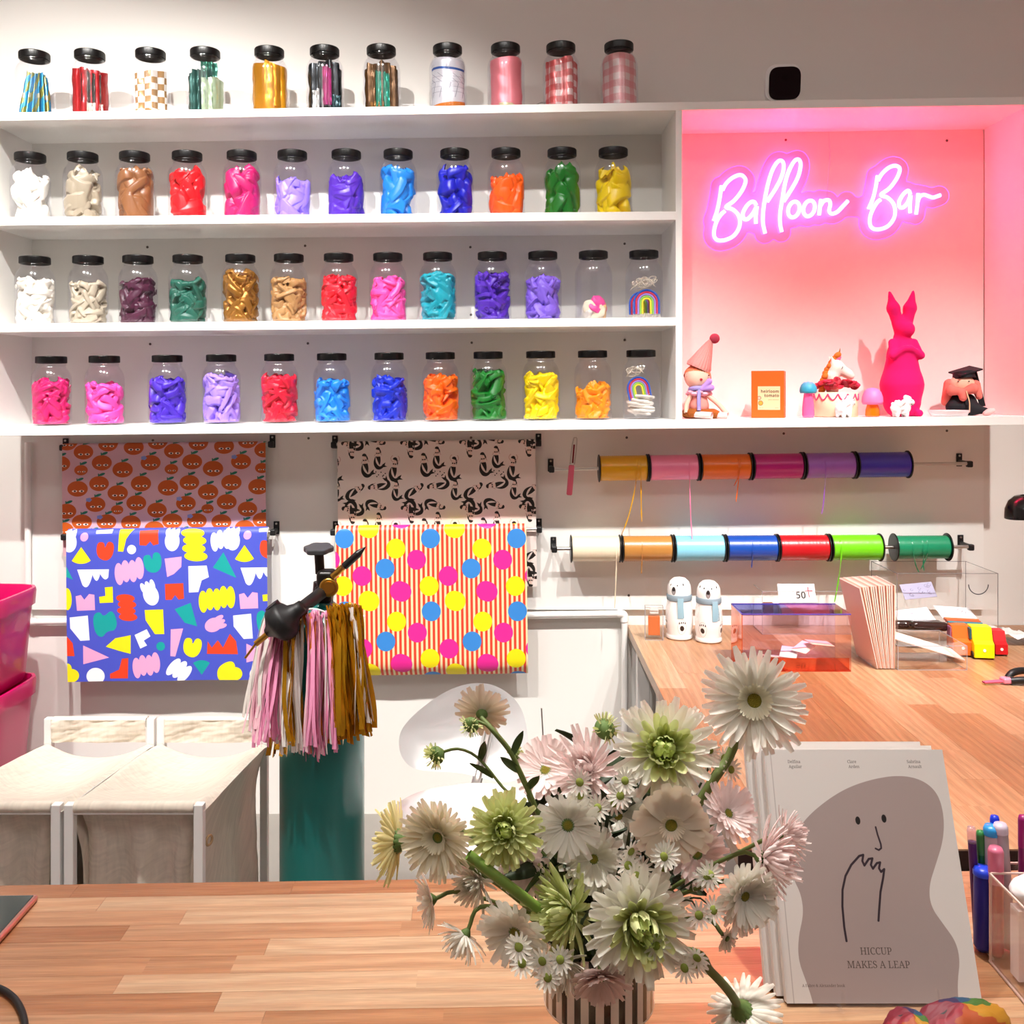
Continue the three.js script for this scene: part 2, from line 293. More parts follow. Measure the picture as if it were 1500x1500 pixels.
// foil balloons, folded and stood up in the jars along the top
const check = (a, b, n) => canvasTex(512, 256, (x, w, h) => { x.fillStyle = a; x.fillRect(0, 0, w, h); x.fillStyle = b; const s = w / n; for (let i = 0; i < n; i++) for (let k = 0; k < n; k++) if ((i + k) % 2) x.fillRect(i * s, k * s, s, s); });
const gingham = (a, b) => canvasTex(512, 256, (x, w, h) => { x.fillStyle = a; x.fillRect(0, 0, w, h); x.globalAlpha = 0.5; x.fillStyle = b; for (let i = 0; i < 16; i += 2) { x.fillRect(i * 32, 0, 32, h); x.fillRect(0, i * 32, w, 32); } });
const foils = [
  [52, 'teal and olive striped foil', [[{ pleats: 9, r0: .022, r1: .06, a0: -1.7, a1: 1.7, y1: .185, flare: .42, lean: .008 }, canvasTex(512, 256, (x, w, h) => { x.fillStyle = '#85812c'; x.fillRect(0, 0, w, h); x.fillStyle = '#1787b5'; for (let i = -4; i < 14; i++) { x.beginPath(); x.moveTo(i * 64, h); x.lineTo(i * 64 + 40, h); x.lineTo(i * 64 + 150, 0); x.lineTo(i * 64 + 110, 0); x.fill(); } x.fillStyle = '#b9ad8e'; for (let i = 0; i < 9; i++) x.fillRect(i * 60 + 20, 120, 20, 26); })]]],
  [133, 'red and dark silver foil', [[{ pleats: 7, r0: .04, r1: .062, y1: .185 }, 0xb01a20], [{ pleats: 3, r0: .035, r1: .064, a0: -.5, a1: .6, y0: .055, y1: .165 }, 0x3b3733], [{ pleats: 4, r0: .05, r1: .064, a0: -.2, a1: .7, y0: .004, y1: .055 }, 0xcfc8be]]],
  [222, 'tan and white checked foil', [[{ pleats: 6, r0: .045, r1: .062, y1: .175 }, check('#a98252', '#efe9df', 14)]]],
  [302, 'green and pale mint foil', [[{ pleats: 7, r0: .035, r1: .06, a0: -2.6, a1: .4, y1: .175 }, 0x15473f], [{ pleats: 2, r0: .052, r1: .063, a0: -.25, a1: 1.5, y1: .15 }, 0xa9bf9d], [{ pleats: 3, r0: .04, r1: .058, a0: -.3, a1: .8, y0: .13, y1: .205 }, 0x2d6f5c]]],
  [396, 'golden yellow foil', [[{ pleats: 4, r0: .052, r1: .062, y1: .205 }, 0xc8860c], [{ pleats: 2, r0: .05, r1: .064, a0: -.3, a1: 1.0, y0: .03, y1: .2 }, 0xd69312]]],
  [477, 'black and magenta foil', [[{ pleats: 9, r0: .03, r1: .061, y1: .2 }, 0x131a1e], [{ pleats: 2, r0: .05, r1: .064, a0: -.15, a1: .35, y0: .03, y1: .18 }, 0xa0186a], [{ pleats: 2, r0: .05, r1: .064, a0: -.8, a1: -.1, y0: .004, y1: .09 }, 0xb8b8b4], [{ pleats: 3, r0: .05, r1: .064, a0: .3, a1: 1.0, y0: .004, y1: .075 }, 0x2c4a4e]]],
  [560, 'bronze and teal foil', [[{ pleats: 12, r0: .035, r1: .061, y1: .19 }, 0x5e3f1c], [{ pleats: 3, r0: .05, r1: .064, a0: -.35, a1: .45, y0: .02, y1: .155 }, 0x12876f], [{ pleats: 3, r0: .05, r1: .064, a0: -.7, a1: .1, y0: .004, y1: .04 }, 0x9a6c34]]],
  [657, 'white blue banded foil', [[{ pleats: 3, r0: .055, r1: .063, y1: .21 }, canvasTex(512, 512, (x, w, h) => { x.fillStyle = '#d5d5da'; x.fillRect(0, 0, w, h); x.fillStyle = '#1c4f9c'; x.fillRect(0, 95, w, 22); x.strokeStyle = '#8b8b95'; x.lineWidth = 3; for (let i = -6; i < 20; i++) { x.beginPath(); x.moveTo(i * 40, 150); x.lineTo(i * 40 + 70, 250); x.lineTo(i * 40 + 50, 390); x.stroke(); } for (let k = 0; k < 4; k++) { x.beginPath(); x.moveTo(0, 200 + k * 50); x.lineTo(w, 170 + k * 50); x.stroke(); } x.fillStyle = '#cf7418'; x.beginPath(); x.moveTo(0, 500); x.lineTo(w, 380); x.lineTo(w, 430); x.lineTo(0, 550); x.fill(); })]]],
  [742, 'plain pale pink foil', [[{ pleats: 3, r0: .052, r1: .06, y1: .205, y0: .02 }, 0xf08a94], [{ pleats: 4, r0: .05, r1: .062, y0: .004, y1: .03 }, 0xe7ddb2]]],
  [823, 'red and white gingham foil', [[{ pleats: 5, r0: .04, r1: .062, y1: .205 }, gingham('#f2d6d2', '#cf2a2a')]]],
  [908, 'pale pink gingham foil', [[{ pleats: 4, r0: .05, r1: .062, y1: .21 }, gingham('#f6e7e4', '#ee8f92')]]],
];
foils.forEach(([u, w, layers], i) => {
  const j = putJar(0, u, w.replace(/ foil/, ' foil balloons'));
  const t = thing('foil_balloon', `folded ${w} balloon standing inside a top shelf jar`, 'balloon', j.position, 'foil balloons'); t.position.y += 0.001; t.rotation.z = shelfTilt(0);
  const aim = -Math.atan2(j.position.x, JZ);
  layers.forEach(([o, c], k) => {
    const tex = c?.isTexture; const m = mesh('folded_sheet', pleatGeo({ seed: 300 + i * 7 + k, ...o }), foil(tex ? 0xffffff : c, tex ? 0.25 : 0.5, i === 8 ? 0.45 : 0.27, tex ? { map: c } : {}), t); m.rotation.y = aim;
  });
});
// two jars of woven rainbow ornaments and one with a few loose pieces
const ropeCols = [0x1f57c0, 0xd42a4c, 0xa68ae0, 0x8fca5a, 0xf2e23a];
function rainbow(parent, at, turn, tilt, s = 1) {
  const t = thing('rainbow_ornament', parent, 'ornament', at, 'woven rainbow ornaments'); t.rotation.set(0, turn, tilt, 'YXZ'); t.scale.setScalar(s);
  ropeCols.forEach((c, k) => {
    const R = 0.047 - k * 0.0078, pts = [[-R, 0, 0]]; for (let a = 0; a <= 12; a++) { const f = Math.PI * (1 - a / 12); pts.push([Math.cos(f) * R, 0.044 + Math.sin(f) * R, 0]); } pts.push([R, 0, 0]);
    mesh('rope_arch', tube(pts, 0.0041, 48, 8), std(c, 0.85), t);
  });
  mesh('fringe', (() => { const r = rng(7), l = []; for (let i = 0; i < 42; i++) { const x = (i / 41 - 0.5) * 0.1; l.push(tube([[x, 0.003, (r() - .5) * .006], [x + (r() - .5) * .004, -0.006, (r() - .5) * .008], [x + (r() - .5) * .006, -0.014, (r() - .5) * .01]], 0.001, 5, 4)); } return join(l); })(), std(0xe9e1d2, 0.9), t);
  const r = rng(31), loop = []; for (let i = 0; i < 46; i++) { const a = i * 0.9; loop.push([Math.cos(a) * (0.02 + r() * 0.022), 0.1 + r() * 0.045, Math.sin(a * 1.3) * 0.02]); }
  mesh('hanging_cord', tube(loop, 0.0011, 420, 5), std(0xe6dac6, 0.9), t); return t;
}
{
  const j = putJar(2, 944, 'woven rainbow ornaments'); rainbow('woven rope rainbow with cream cord inside a third shelf jar', j.position.clone().add(new THREE.Vector3(0.004, 0.02, 0.03)), -0.1, 0.01, 0.95);
  const b = rainbow('woven rope rainbow tucked behind another in a third shelf jar', j.position.clone().add(new THREE.Vector3(-0.012, 0.02, -0.012)), 0.25, 0.02, 0.9);
  const k = putJar(3, 940, 'a rainbow over white cord'); rainbow('woven rope rainbow lying on white cord in a lowest shelf jar', k.position.clone().add(new THREE.Vector3(-0.006, 0.075, 0.012)), 0.1, 0.2, 0.86);
  const r = rng(77), loop = []; for (let i = 0; i < 70; i++) { const a = i * 1.1; const q = 0.02 + r() * 0.033; loop.push([Math.cos(a) * q, 0.012 + i / 70 * 0.07 + r() * 0.012, Math.sin(a) * q]); }
  fillJar(k, 'cord_bundle', 'thick white cotton cord coiled under the rainbow in a lowest shelf jar', 'cord', tube(loop, 0.006, 500, 7), std(0xeee8dd, 0.9), 0);
  const m = putJar(2, 870, 'few loose balloons');
  [[0xe9dcc0, 51, .07, 0], [0xf04f9c, 52, .085, 0.6], [0xe8b780, 53, .075, 1.9], [0x1c4a35, 54, .08, 3.4], [0xe6e0d4, 55, .05, 5]].forEach(([c, s, H, a]) => {
    const r2 = rng(s), p = []; const g = new THREE.SphereGeometry(0.034, 28, 20), q = g.attributes.position;
    for (let i = 0; i < q.count; i++) { const x = q.getX(i), y = q.getY(i), z = q.getZ(i), n = fbm(x * 60 + s, y * 60 + z * 40, s); q.setXYZ(i, x * (0.75 + n * 0.7), y * (0.9 + n * 0.6), z * (0.3 + n * 0.5)); }
    g.computeVertexNormals(); g.rotateZ(r2() * 2); g.rotateY(a); g.translate(Math.sin(a) * 0.026, H * 0.55, Math.cos(a) * 0.026);
    fillJar(m, 'loose_balloon', ['cream', 'hot pink', 'peach', 'dark green', 'off white'][s - 51] + ' balloon lying loose in the nearly empty third shelf jar', 'balloon', g, latex(c), 0);
  });
}
// ---------------------------------------------------------------- neon sign in the niche
const pinkLight = new THREE.Color(1, 0.021, 0.095);
{
  const Zn = ZB - 0.032, A = (x, y) => px(1020 + x * 0.16, 200 + y * 0.16, Zn), Bq = (x, y) => px(1220 + x * 0.13333, 200 + y * 0.13333, Zn);
  const ell = (f, cx, cy, rx, ry, ti) => Array.from({ length: 14 }, (_, i) => { const a = i / 14 * 2 * Math.PI, x = Math.cos(a) * rx, y = Math.sin(a) * ry; return f(cx + x * Math.cos(ti) - y * Math.sin(ti), cy + x * Math.sin(ti) + y * Math.cos(ti)); });
  const S = (f, l) => l.map(([x, y]) => f(x, y));
  const strokes = [
    S(A, [[230, 450], [215, 560], [190, 680], [160, 768]]),
    S(A, [[240, 490], [275, 428], [340, 372], [408, 352], [450, 392], [440, 450], [400, 522], [340, 592], [272, 645], [330, 665], [380, 712], [400, 780], [385, 850], [340, 910], [270, 945], [200, 950], [165, 915], [165, 850], [190, 770], [230, 710], [262, 682]]),
    S(A, [[550, 632], [532, 600], [500, 600], [458, 640], [428, 700], [434, 750], [470, 755], [518, 705], [548, 650]]), S(A, [[556, 640], [546, 720], [546, 795]]),
    S(A, [[630, 885], [612, 800], [612, 700], [630, 560], [660, 420], [700, 300], [750, 226], [790, 228], [800, 285], [780, 370], [730, 470], [650, 595]]),
    S(A, [[782, 872], [768, 800], [768, 700], [790, 560], [815, 420], [850, 310], [900, 222], [940, 212], [955, 262], [935, 360], [885, 460], [802, 592]]),
    ell(A, 893, 668, 50, 74, 0.3), ell(A, 1033, 658, 50, 74, 0.3),
    S(A, [[1142, 575], [1132, 650], [1125, 717]]), S(A, [[1132, 645], [1165, 592], [1212, 583], [1227, 620], [1216, 680], [1240, 706], [1290, 690], [1340, 640], [1388, 588]]),
    S(Bq, [[490, 430], [470, 560], [440, 680], [393, 792]]),
    S(Bq, [[498, 480], [540, 410], [610, 345], [680, 320], [730, 342], [730, 395], [690, 480], [620, 570], [530, 640], [600, 670], [660, 730], [685, 810], [670, 900], [610, 980], [530, 1015], [450, 1015], [410, 970], [410, 880], [445, 790], [490, 720], [524, 695]]),
    S(Bq, [[852, 640], [838, 600], [812, 600], [768, 642], [730, 712], [732, 770], [770, 780], [818, 732], [850, 655]]), S(Bq, [[857, 650], [848, 740], [848, 838]]),
    S(Bq, [[937, 625], [930, 740], [915, 852]]), S(Bq, [[930, 730], [955, 662], [1000, 640], [1050, 655], [1100, 670], [1150, 655], [1183, 643]]),
  ];
  const t = thing('neon_sign', 'glowing pink neon script sign reading Balloon Bar in the niche', 'neon sign');
  const glow = std(0xffffff, 0.5, { emissive: new THREE.Color(1, 0.021, 0.095), emissiveIntensity: 48 });
  strokes.forEach((s, i) => mesh('neon_tube', tube(s, 0.0074, s.length * 9, 8, i === 6 || i === 7), glow, t));
  // clear backing sheet cut to an offset outline of the letters
  const pts = []; for (const s of strokes) { const c = new THREE.CatmullRomCurve3(s); for (let i = 0; i <= 60; i++) pts.push(c.getPoint(i / 60)); }
  for (let i = 0; i <= 10; i++) pts.push(A(1390 + i * 16, 640));
  const st = 0.007, off = 0.038, x0 = px(1020, 0, Zn).x, x1 = px(1400, 0, Zn).x, y0 = px(0, 385, Zn).y, y1 = px(0, 205, Zn).y, nx = Math.ceil((x1 - x0) / st), ny = Math.ceil((y1 - y0) / st);
  const F = []; for (let j = 0; j <= ny; j++) for (let i = 0; i <= nx; i++) { let d = 9; const x = x0 + i * st, y = y0 + j * st; for (const p of pts) { const q = (p.x - x) ** 2 + (p.y - y) ** 2; if (q < d) d = q; } F.push(Math.sqrt(d) - off); }
  const at = (i, j) => F[j * (nx + 1) + i], segs = new Map(), key = (p) => p[0].toFixed(5) + ',' + p[1].toFixed(5);
  for (let j = 0; j < ny; j++) for (let i = 0; i < nx; i++) {
    const c = [[i, j], [i + 1, j], [i + 1, j + 1], [i, j + 1]], v = c.map(([a, b]) => at(a, b)), cr = [];
    for (let k = 0; k < 4; k++) { const m = (k + 1) % 4; if ((v[k] < 0) !== (v[m] < 0)) { const f = v[k] / (v[k] - v[m]); cr.push([[x0 + (c[k][0] + (c[m][0] - c[k][0]) * f) * st, y0 + (c[k][1] + (c[m][1] - c[k][1]) * f) * st], v[k] < 0]); } }
    for (let k = 0; k + 1 < cr.length; k += 2) { const [a, b] = cr[k][1] ? [cr[k][0], cr[k + 1][0]] : [cr[k + 1][0], cr[k][0]]; segs.set(key(a), [a, b]); }
  }
  const loops = [];
  while (segs.size) { const [k0, s0] = segs.entries().next().value; segs.delete(k0); const loop = [s0[0]]; let nxt = s0[1]; for (let n = 0; n < 5000; n++) { const s = segs.get(key(nxt)); loop.push(nxt); if (!s) break; segs.delete(key(nxt)); nxt = s[1]; } if (loop.length > 20) loops.push(loop); }
  loops.sort((a, b) => b.length - a.length);
  const outline = loops[0].filter((_, i) => i % 2 === 0);
  const sheet = prism(outline, 0.004); sheet.translate(0, 0, -Zn - 0.014);
  mesh('backing_sheet', sheet, phys({ color: 0xfff2f8, roughness: 0.03, transmission: 1, thickness: 0, ior: 1.49 }), t);
  mesh('sheet_edge', tube(outline.map(([x, y]) => [x, y, -Zn - 0.011]), 0.0016, 420, 6, true), std(0xd98cf0, 0.3, { emissive: new THREE.Color(0.75, 0.2, 0.85), emissiveIntensity: 0.9 }), t);  // tube light leaving the clear edge, put in as violet colour and glow
  const cordTop = px(1214, 190, ZB - 0.004), cordBot = px(1211, 292, ZB - 0.006);
  mesh('power_cord', tube([cordTop, px(1216, 230, ZB - 0.004), px(1213, 265, ZB - 0.004), cordBot], 0.0016, 20, 6), std(0xf3dfe2, 0.5), t);
  for (const [u, v] of [[1080, 300], [1160, 275], [1215, 305], [1295, 300], [1350, 295]]) {
    const l = new THREE.PointLight(pinkLight, 0.04, 0, 2); l.position.copy(px(u, v, Zn - 0.06)); l.castShadow = true; l.shadow.radius = 2.5; scene.add(l);
  }
}
// ---------------------------------------------------------------- things in the niche and on top of the unit
// smooth union of tapered capsules, meshed: [ax,ay,az,ra, bx,by,bz,rb]
function blobGeo(caps, lo, hi, res = 56, k = 0.012) {
  const size = Math.max(hi[0] - lo[0], hi[1] - lo[1], hi[2] - lo[2]) * 1.06, c = [0, 1, 2].map((i) => (lo[i] + hi[i]) / 2);
  const mc = new MarchingCubes(res, M.white, false, false, 200000); mc.isolation = 0; const F = mc.field;
  for (let z = 0; z < res; z++) for (let y = 0; y < res; y++) for (let x = 0; x < res; x++) {
    const p = [x, y, z].map((q, i) => c[i] + (q - res / 2) / (res / 2) * size / 2); let d = 1;
    for (const [ax, ay, az, ra, bx, by, bz, rb] of caps) {
      const ux = bx - ax, uy = by - ay, uz = bz - az, l = ux * ux + uy * uy + uz * uz, t = l ? Math.max(0, Math.min(1, ((p[0] - ax) * ux + (p[1] - ay) * uy + (p[2] - az) * uz) / l)) : 0;
      const e = Math.hypot(p[0] - ax - ux * t, p[1] - ay - uy * t, p[2] - az - uz * t) - (ra + (rb - ra) * t), h = Math.max(0, Math.min(1, 0.5 + 0.5 * (d - e) / k)); d = d * (1 - h) + e * h - k * h * (1 - h);
    }
    F[z * res * res + y * res + x] = -d;
  }
  mc.update(); const n = mc.count, P = mc.positionArray.slice(0, n * 3), N = mc.normalArray.slice(0, n * 3);
  for (let i = 0; i < n; i++) for (let a = 0; a < 3; a++) P[i * 3 + a] = P[i * 3 + a] * size / 2 + c[a];
  let g = new THREE.BufferGeometry(); g.setAttribute('position', new THREE.Float32BufferAttribute(P, 3)); g = mergeVertices(g, 1e-5); g.computeVertexNormals(); return g;
}
const NZ = ZF + 0.13, nk = NZ / FOC;                        // metres per pixel at the things in the niche
const niche = (u, z = NZ) => { const x = (u - 750) / FOC * z; return new THREE.Vector3(x, shelfY(3, x) + 0.0005, -z); };
// flocked rabbit
{
  const k = nk, g = blobGeo([
    [0, .055, 0, .066, 0, .115, 0, .074], [0, .115, 0, .074, 0, .23, 0, .05], [0, .23, 0, .05, 0, .285, 0, .03], [.002, .325, .006, .034, .008, .318, .02, .03],
    [-.016, .345, 0, .0205, -.03, .398, -.004, .0215], [-.03, .398, -.004, .0215, -.043, .456, -.004, .005], [.019, .345, 0, .0205, .032, .398, -.004, .0215], [.032, .398, -.004, .0215, .044, .458, -.004, .005],
    [-.04, .27, .012, .014, -.05, .222, .04, .012], [-.05, .222, .04, .012, -.008, .247, .055, .011], [.04, .27, .012, .014, .052, .222, .04, .012], [.052, .222, .04, .012, .01, .247, .055, .011],
    [-.035, .013, .03, .016, -.038, .012, .062, .013], [.035, .013, .03, .016, .038, .012, .062, .013]], [-.09, -.01, -.09], [.09, .475, .09], 92, 0.012);
  solo('rabbit_figure', 'tall hot pink flocked rabbit figure with upright ears in the niche', 'figurine', g, phys({ color: 0xe8066e, roughness: 0.95, sheen: 0.7, sheenColor: new THREE.Color(1, 0.3, 0.6), sheenRoughness: 0.5 }), niche(1321));
}
// orange box
{
  const w = 46 * nk, h = 68 * nk, t = thing('candle_box', 'orange carton with a cream label reading heirloom tomato in the niche', 'box', niche(1126)); t.rotation.y = -.34;
  mesh('carton', rbox(w, h, 0.1, 0.0015, 0, h / 2, 0), std(0xef6412, 0.5), t);
  const lab = canvasTex(512, 540, (x, W, H) => {
    x.fillStyle = '#f6d3a4'; x.fillRect(0, 0, W, H); x.fillStyle = '#161210'; x.textAlign = 'right'; x.font = 'bold 96px sans-serif'; x.fillText('heirloom', 488, 150); x.fillText('tomato', 488, 245);
    x.font = '34px monospace'; x.fillText('pure extract', 488, 318); x.font = '24px monospace'; x.fillText('candle', 480, 505); x.textAlign = 'left'; x.fillText('net wt', 40, 505);
    x.strokeStyle = '#2a1a12'; x.lineWidth = 9; x.fillStyle = '#f3a53a'; x.beginPath(); x.arc(66, 385, 52, 0, 7); x.fill(); x.stroke(); x.fillStyle = '#f0b9a0'; x.beginPath(); x.arc(34, 268, 40, 0, 7); x.fill(); x.stroke();
  });
  mesh('label', box(w * 0.68, h * 0.5, 0.0008, w * 0.04, h * 0.42, 0.0504), std(0xffffff, 0.6, { map: lab }), t);
}
// mushroom shaped jars
for (const [u, cap, stem, cw, ch, sw, sh, lab, z] of [[1184, 0x35a3c4, 0xff8fd0, 25, 16, 17, 37, 'small mushroom jar with blue cap and tall pink glass stem', NZ - 0.07], [1278, 0xff7fbe, 0xf59a10, 30, 23, 20, 20, 'small mushroom jar with pink cap and short amber glass stem', NZ - 0.06]]) {
  const k = z / FOC, t = thing('mushroom_jar', lab, 'jar', niche(u, z)); cw; const R = cw * k / 2, S = sw * k / 2, h = sh * k, c = ch * k;
  mesh('stem', lathe([[0, 0.001], [S * 0.95, 0.001], [S * 1.05, h * 0.12], [S, h * 0.5], [S * 0.72, h]], 32), phys({ color: stem, roughness: 0.08, transmission: 0.55, thickness: 0, clearcoat: 1 }), t);
  mesh('cap', lathe([[S * 0.7, h - c * 0.06], [R * 0.9, h - c * 0.08], [R, h + c * 0.1], [R * 0.97, h + c * 0.4], [R * 0.8, h + c * 0.72], [R * 0.5, h + c * 0.93], [0, h + c]], 36), std(cap, 0.5), t);
}
// drum shaped box with a unicorn head
{
  const t = thing('unicorn_box', 'round cream box topped with red flowers and a white unicorn head', 'music box', niche(1224)), k = nk, R = 31 * k, H = 36 * k;
  mesh('drum', lathe([[0, 0.001], [R, 0.001], [R, H], [0, H]], 48), std(0xf6dfbc, 0.55), t);
  const sc = []; for (let i = 0; i < 14; i++) { const a = i / 14 * 2 * Math.PI, pts = []; for (let q = 0; q <= 8; q++) { const f = a + (q / 8 - 0.5) * 2 * Math.PI / 14, y = H - 0.006 - Math.sin(q / 8 * Math.PI) * 0.022; pts.push([Math.sin(f) * (R + 0.001), y, Math.cos(f) * (R + 0.001)]); } sc.push(tube(pts, 0.0027, 14, 6)); }
  mesh('scalloped_trim', join(sc), std(0xe8447a, 0.5), t);
  const fm = [std(0xb0102c, 0.6), std(0xd02048, 0.6), std(0x8c0c24, 0.6)], r = rng(12);
  for (let i = 0; i < 28; i++) {
    const a = i * 2.4, q = R * (0.3 + 0.66 * Math.sqrt(r())), pet = []; for (let n = 0; n < 6; n++) { const g = sph(0.012, 0, 0, 0, 10, 7); g.scale(1, 0.45, 1); g.translate(0.0065, 0, 0); g.rotateZ(0.5); g.rotateY(n * 1.05); pet.push(g); }
    const m = mesh('flower', join(pet), fm[i % 3], t); m.position.set(Math.cos(a) * q, H + 0.009 + r() * 0.055 * (1.3 - q / R), Math.sin(a) * q); m.rotation.set((r() - .5) * 1.4, r() * 3, (r() - .5) * 1.4);
  }
  mesh('head', blobGeo([[-.012, .1, 0, .022, -.012, .15, 0, .022], [-.012, .15, 0, .022, .002, .182, 0, .026], [.002, .182, 0, .026, .045, .158, 0, .016], [.045, .158, 0, .016, .056, .15, 0, .013], [-.012, .2, .012, .008, -.02, .222, .012, .002], [-.012, .2, -.012, .008, -.02, .222, -.012, .002]], [-.05, .07, -.05], [.08, .235, .05], 64, 0.01), std(0xf8ece0, 0.6), t);
  const mane = []; for (let i = 0; i < 11; i++) { const f = i / 10, g = sph(0.015, 0, 0, 0, 12, 9); g.scale(1, 0.75, 0.8); g.rotateZ(0.6); g.translate(-0.044 + 0.05 * f * f - (1 - f) * 0.006, 0.098 + f * 0.128, 0.004 * Math.sin(i * 2)); mane.push(g); }
  mesh('mane', join(mane), std(0xd2721c, 0.8), t);
  mesh('horn', place(new THREE.ConeGeometry(0.006, 0.034, 10), { p: [.014, .238, 0], r: [0, 0, -.2] }), M.gold, t);
  mesh('crown', place(cyl(0.013, 0.01, 0.014, 8), { p: [.008, .216, 0], r: [0, 0, -.2] }), std(0xf07ab0, 0.5), t);
  mesh('eyelid', place(new THREE.TorusGeometry(0.009, 0.0016, 6, 14, Math.PI), { p: [.008, .183, .0245], r: [0, 0, 3.3] }), std(0x33405a, 0.5), t);
  mesh('emblem', place(cyl(0.008, 0.008, 0.002, 10), { p: [0, H * 0.42, R + 0.0005], r: [Math.PI / 2, 0, 0] }), std(0xb0501c, 0.5), t);
}
// little white lambs
for (const [u, z, s, turn, lab] of [[1236, NZ - 0.085, 1, 0.7, 'small white curly lamb figurine in front of the round unicorn box'], [1320, NZ - 0.1, 0.95, 0.1, 'small white curly lamb figurine at the feet of the pink rabbit']]) {
  const t = thing('lamb_figurine', lab, 'figurine', niche(u, z), 'lamb figurines'); t.rotation.y = turn; t.scale.setScalar(s);
  const r = rng(u), caps = [[-.016, .032, 0, .022, .014, .034, 0, .022], [.022, .056, .006, .017, .034, .055, .012, .012]]; for (const [x, q] of [[-.02, .012], [-.02, -.012], [.016, .012], [.016, -.012]]) caps.push([x, .022, q, .0085, x, .007, q, .0075]);
  for (let i = 0; i < 26; i++) { const a = r() * 6.3, b = r() * 3; caps.push([-.002 + Math.cos(a) * .033 * Math.sin(b), .036 + Math.cos(b) * .02, Math.sin(a) * .02, .008, -.002 + Math.cos(a) * .034 * Math.sin(b), .037 + Math.cos(b) * .021, Math.sin(a) * .021, .007]); }
  for (let i = 0; i < 8; i++) caps.push([.018 + r() * .012, .07 + r() * .006, (r() - .5) * .024, .007, .02, .068, 0, .006]);
  mesh('body', blobGeo(caps, [-.06, -.004, -.045], [.06, .09, .045], 56, 0.004), std(0xf5eef0, 0.75), t);
  mesh('mouth', place(new THREE.TorusGeometry(0.009, 0.0011, 6, 12, 2.4), { p: [.033, .053, .0235], r: [0, .5, 3.5] }), M.black, t);
  for (const q of [.0, .012]) mesh('eye', sph(0.0017, .03 + q, .062, .0225 - q * .3, 8, 6), M.black, t);
}
// cloth doll with a knitted hat
{
  const t = thing('cloth_doll', 'seated cloth doll in a pink knitted pompom hat and lilac scarf', 'doll', niche(1024, NZ - 0.02)), face = (t.rotation.y = -.12), skin = std(0xf3c9b4, 0.8), knit = std(0xe49a94, 0.95, { bumpMap: dataTex(128, 128, (x, y) => { const n = 0.5 + 0.5 * Math.sin(x * 150) * (0.6 + 0.4 * Math.sin(y * 180)); return [n, n, n]; }, false), bumpScale: 0.003 });
  mesh('skirt', blobGeo([[-.045, .018, 0, .018, .05, .018, .01, .018], [-.03, .02, .03, .017, .06, .016, .035, .014]], [-.08, -.002, -.05], [.09, .05, .07], 44, 0.02), std(0x9a5414, 0.9), t);
  mesh('body', lathe([[0, .02], [.034, .02], [.036, .05], [.026, .085], [.014, .1], [0, .1]], 24), std(0xe79c92, 0.9), t);
  mesh('head', place(sph(0.047, 0, 0, 0, 28, 20), { p: [-.006, .15, .004], s: [1, .95, .9] }), skin, t);
  mesh('hair', place(new THREE.SphereGeometry(0.0505, 28, 14, 0, 6.3, 0, 1.5), { p: [-.006, .149, -.004], r: [-.42, 0, -.12] }), std(0xd9835a, 0.85), t);
  mesh('hat', place(lathe([[.0445, 0], [.046, .012], [.039, .03], [.027, .065], [.014, .1], [.005, .118], [0, .12]], 30), { p: [-.004, .182, 0], r: [0, 0, -.42] }), knit, t);
  mesh('pompom', sph(0.0185, .056, .292, 0), std(0xa83a50, 1), t);
  const sc = std(0x9f9be0, 0.8); mesh('scarf', place(new THREE.TorusGeometry(0.03, 0.0085, 10, 28), { p: [-.002, .107, .004], r: [1.45, 0, 0] }), sc, t);
  mesh('scarf_tail', tube([[-.002, .104, .036], [-.004, .07, .046], [-.004, .03, .05]], 0.007, 14, 8), sc, t); mesh('bow', blobGeo([[.006, .108, .036, .007, .034, .135, .03, .011], [.006, .106, .036, .006, .042, .112, .03, .011]], [-.01, .085, 0], [.06, .16, .06], 36, .006), std(0xb58fe2, 0.8), t);
  const rf = []; for (let i = 0; i < 12; i++) { const a = i / 12 * 6.28, g = sph(0.015, 0, 0, 0, 10, 8); g.scale(1, .55, 1); g.translate(Math.cos(a) * .034, .09 + (i % 2) * .006, Math.sin(a) * .03); rf.push(g); } mesh('ruffled_collar', join(rf), std(0xf0b4c8, 0.85), t);
  mesh('arm', tube([[.03, .085, .01], [.07, .05, .02], [.1, .012, .026]], 0.009, 16, 8), skin, t); mesh('arm', tube([[-.03, .085, .01], [-.046, .05, .02], [-.048, .02, .03]], 0.009, 16, 8), skin, t);
  mesh('leg', tube([[-.02, .016, .03], [.01, .014, .06], [.04, .012, .075]], 0.0125, 14, 8), std(0xf6d8d4, 0.8), t); mesh('leg', tube([[.03, .016, .02], [.07, .013, .04], [.098, .012, .05]], 0.0115, 14, 8), std(0xf6d8d4, 0.8), t);
  mesh('eye', sph(.003, .032, .157, .037, 8, 6), M.black, t); mesh('eye', sph(.003, -.044, .152, .024, 8, 6), M.black, t); mesh('mouth', place(sph(.0045, 0, 0, 0, 8, 6), { p: [.004, .142, .046], s: [1.2, 1, .4] }), std(0xb81c3c, .6), t);
}
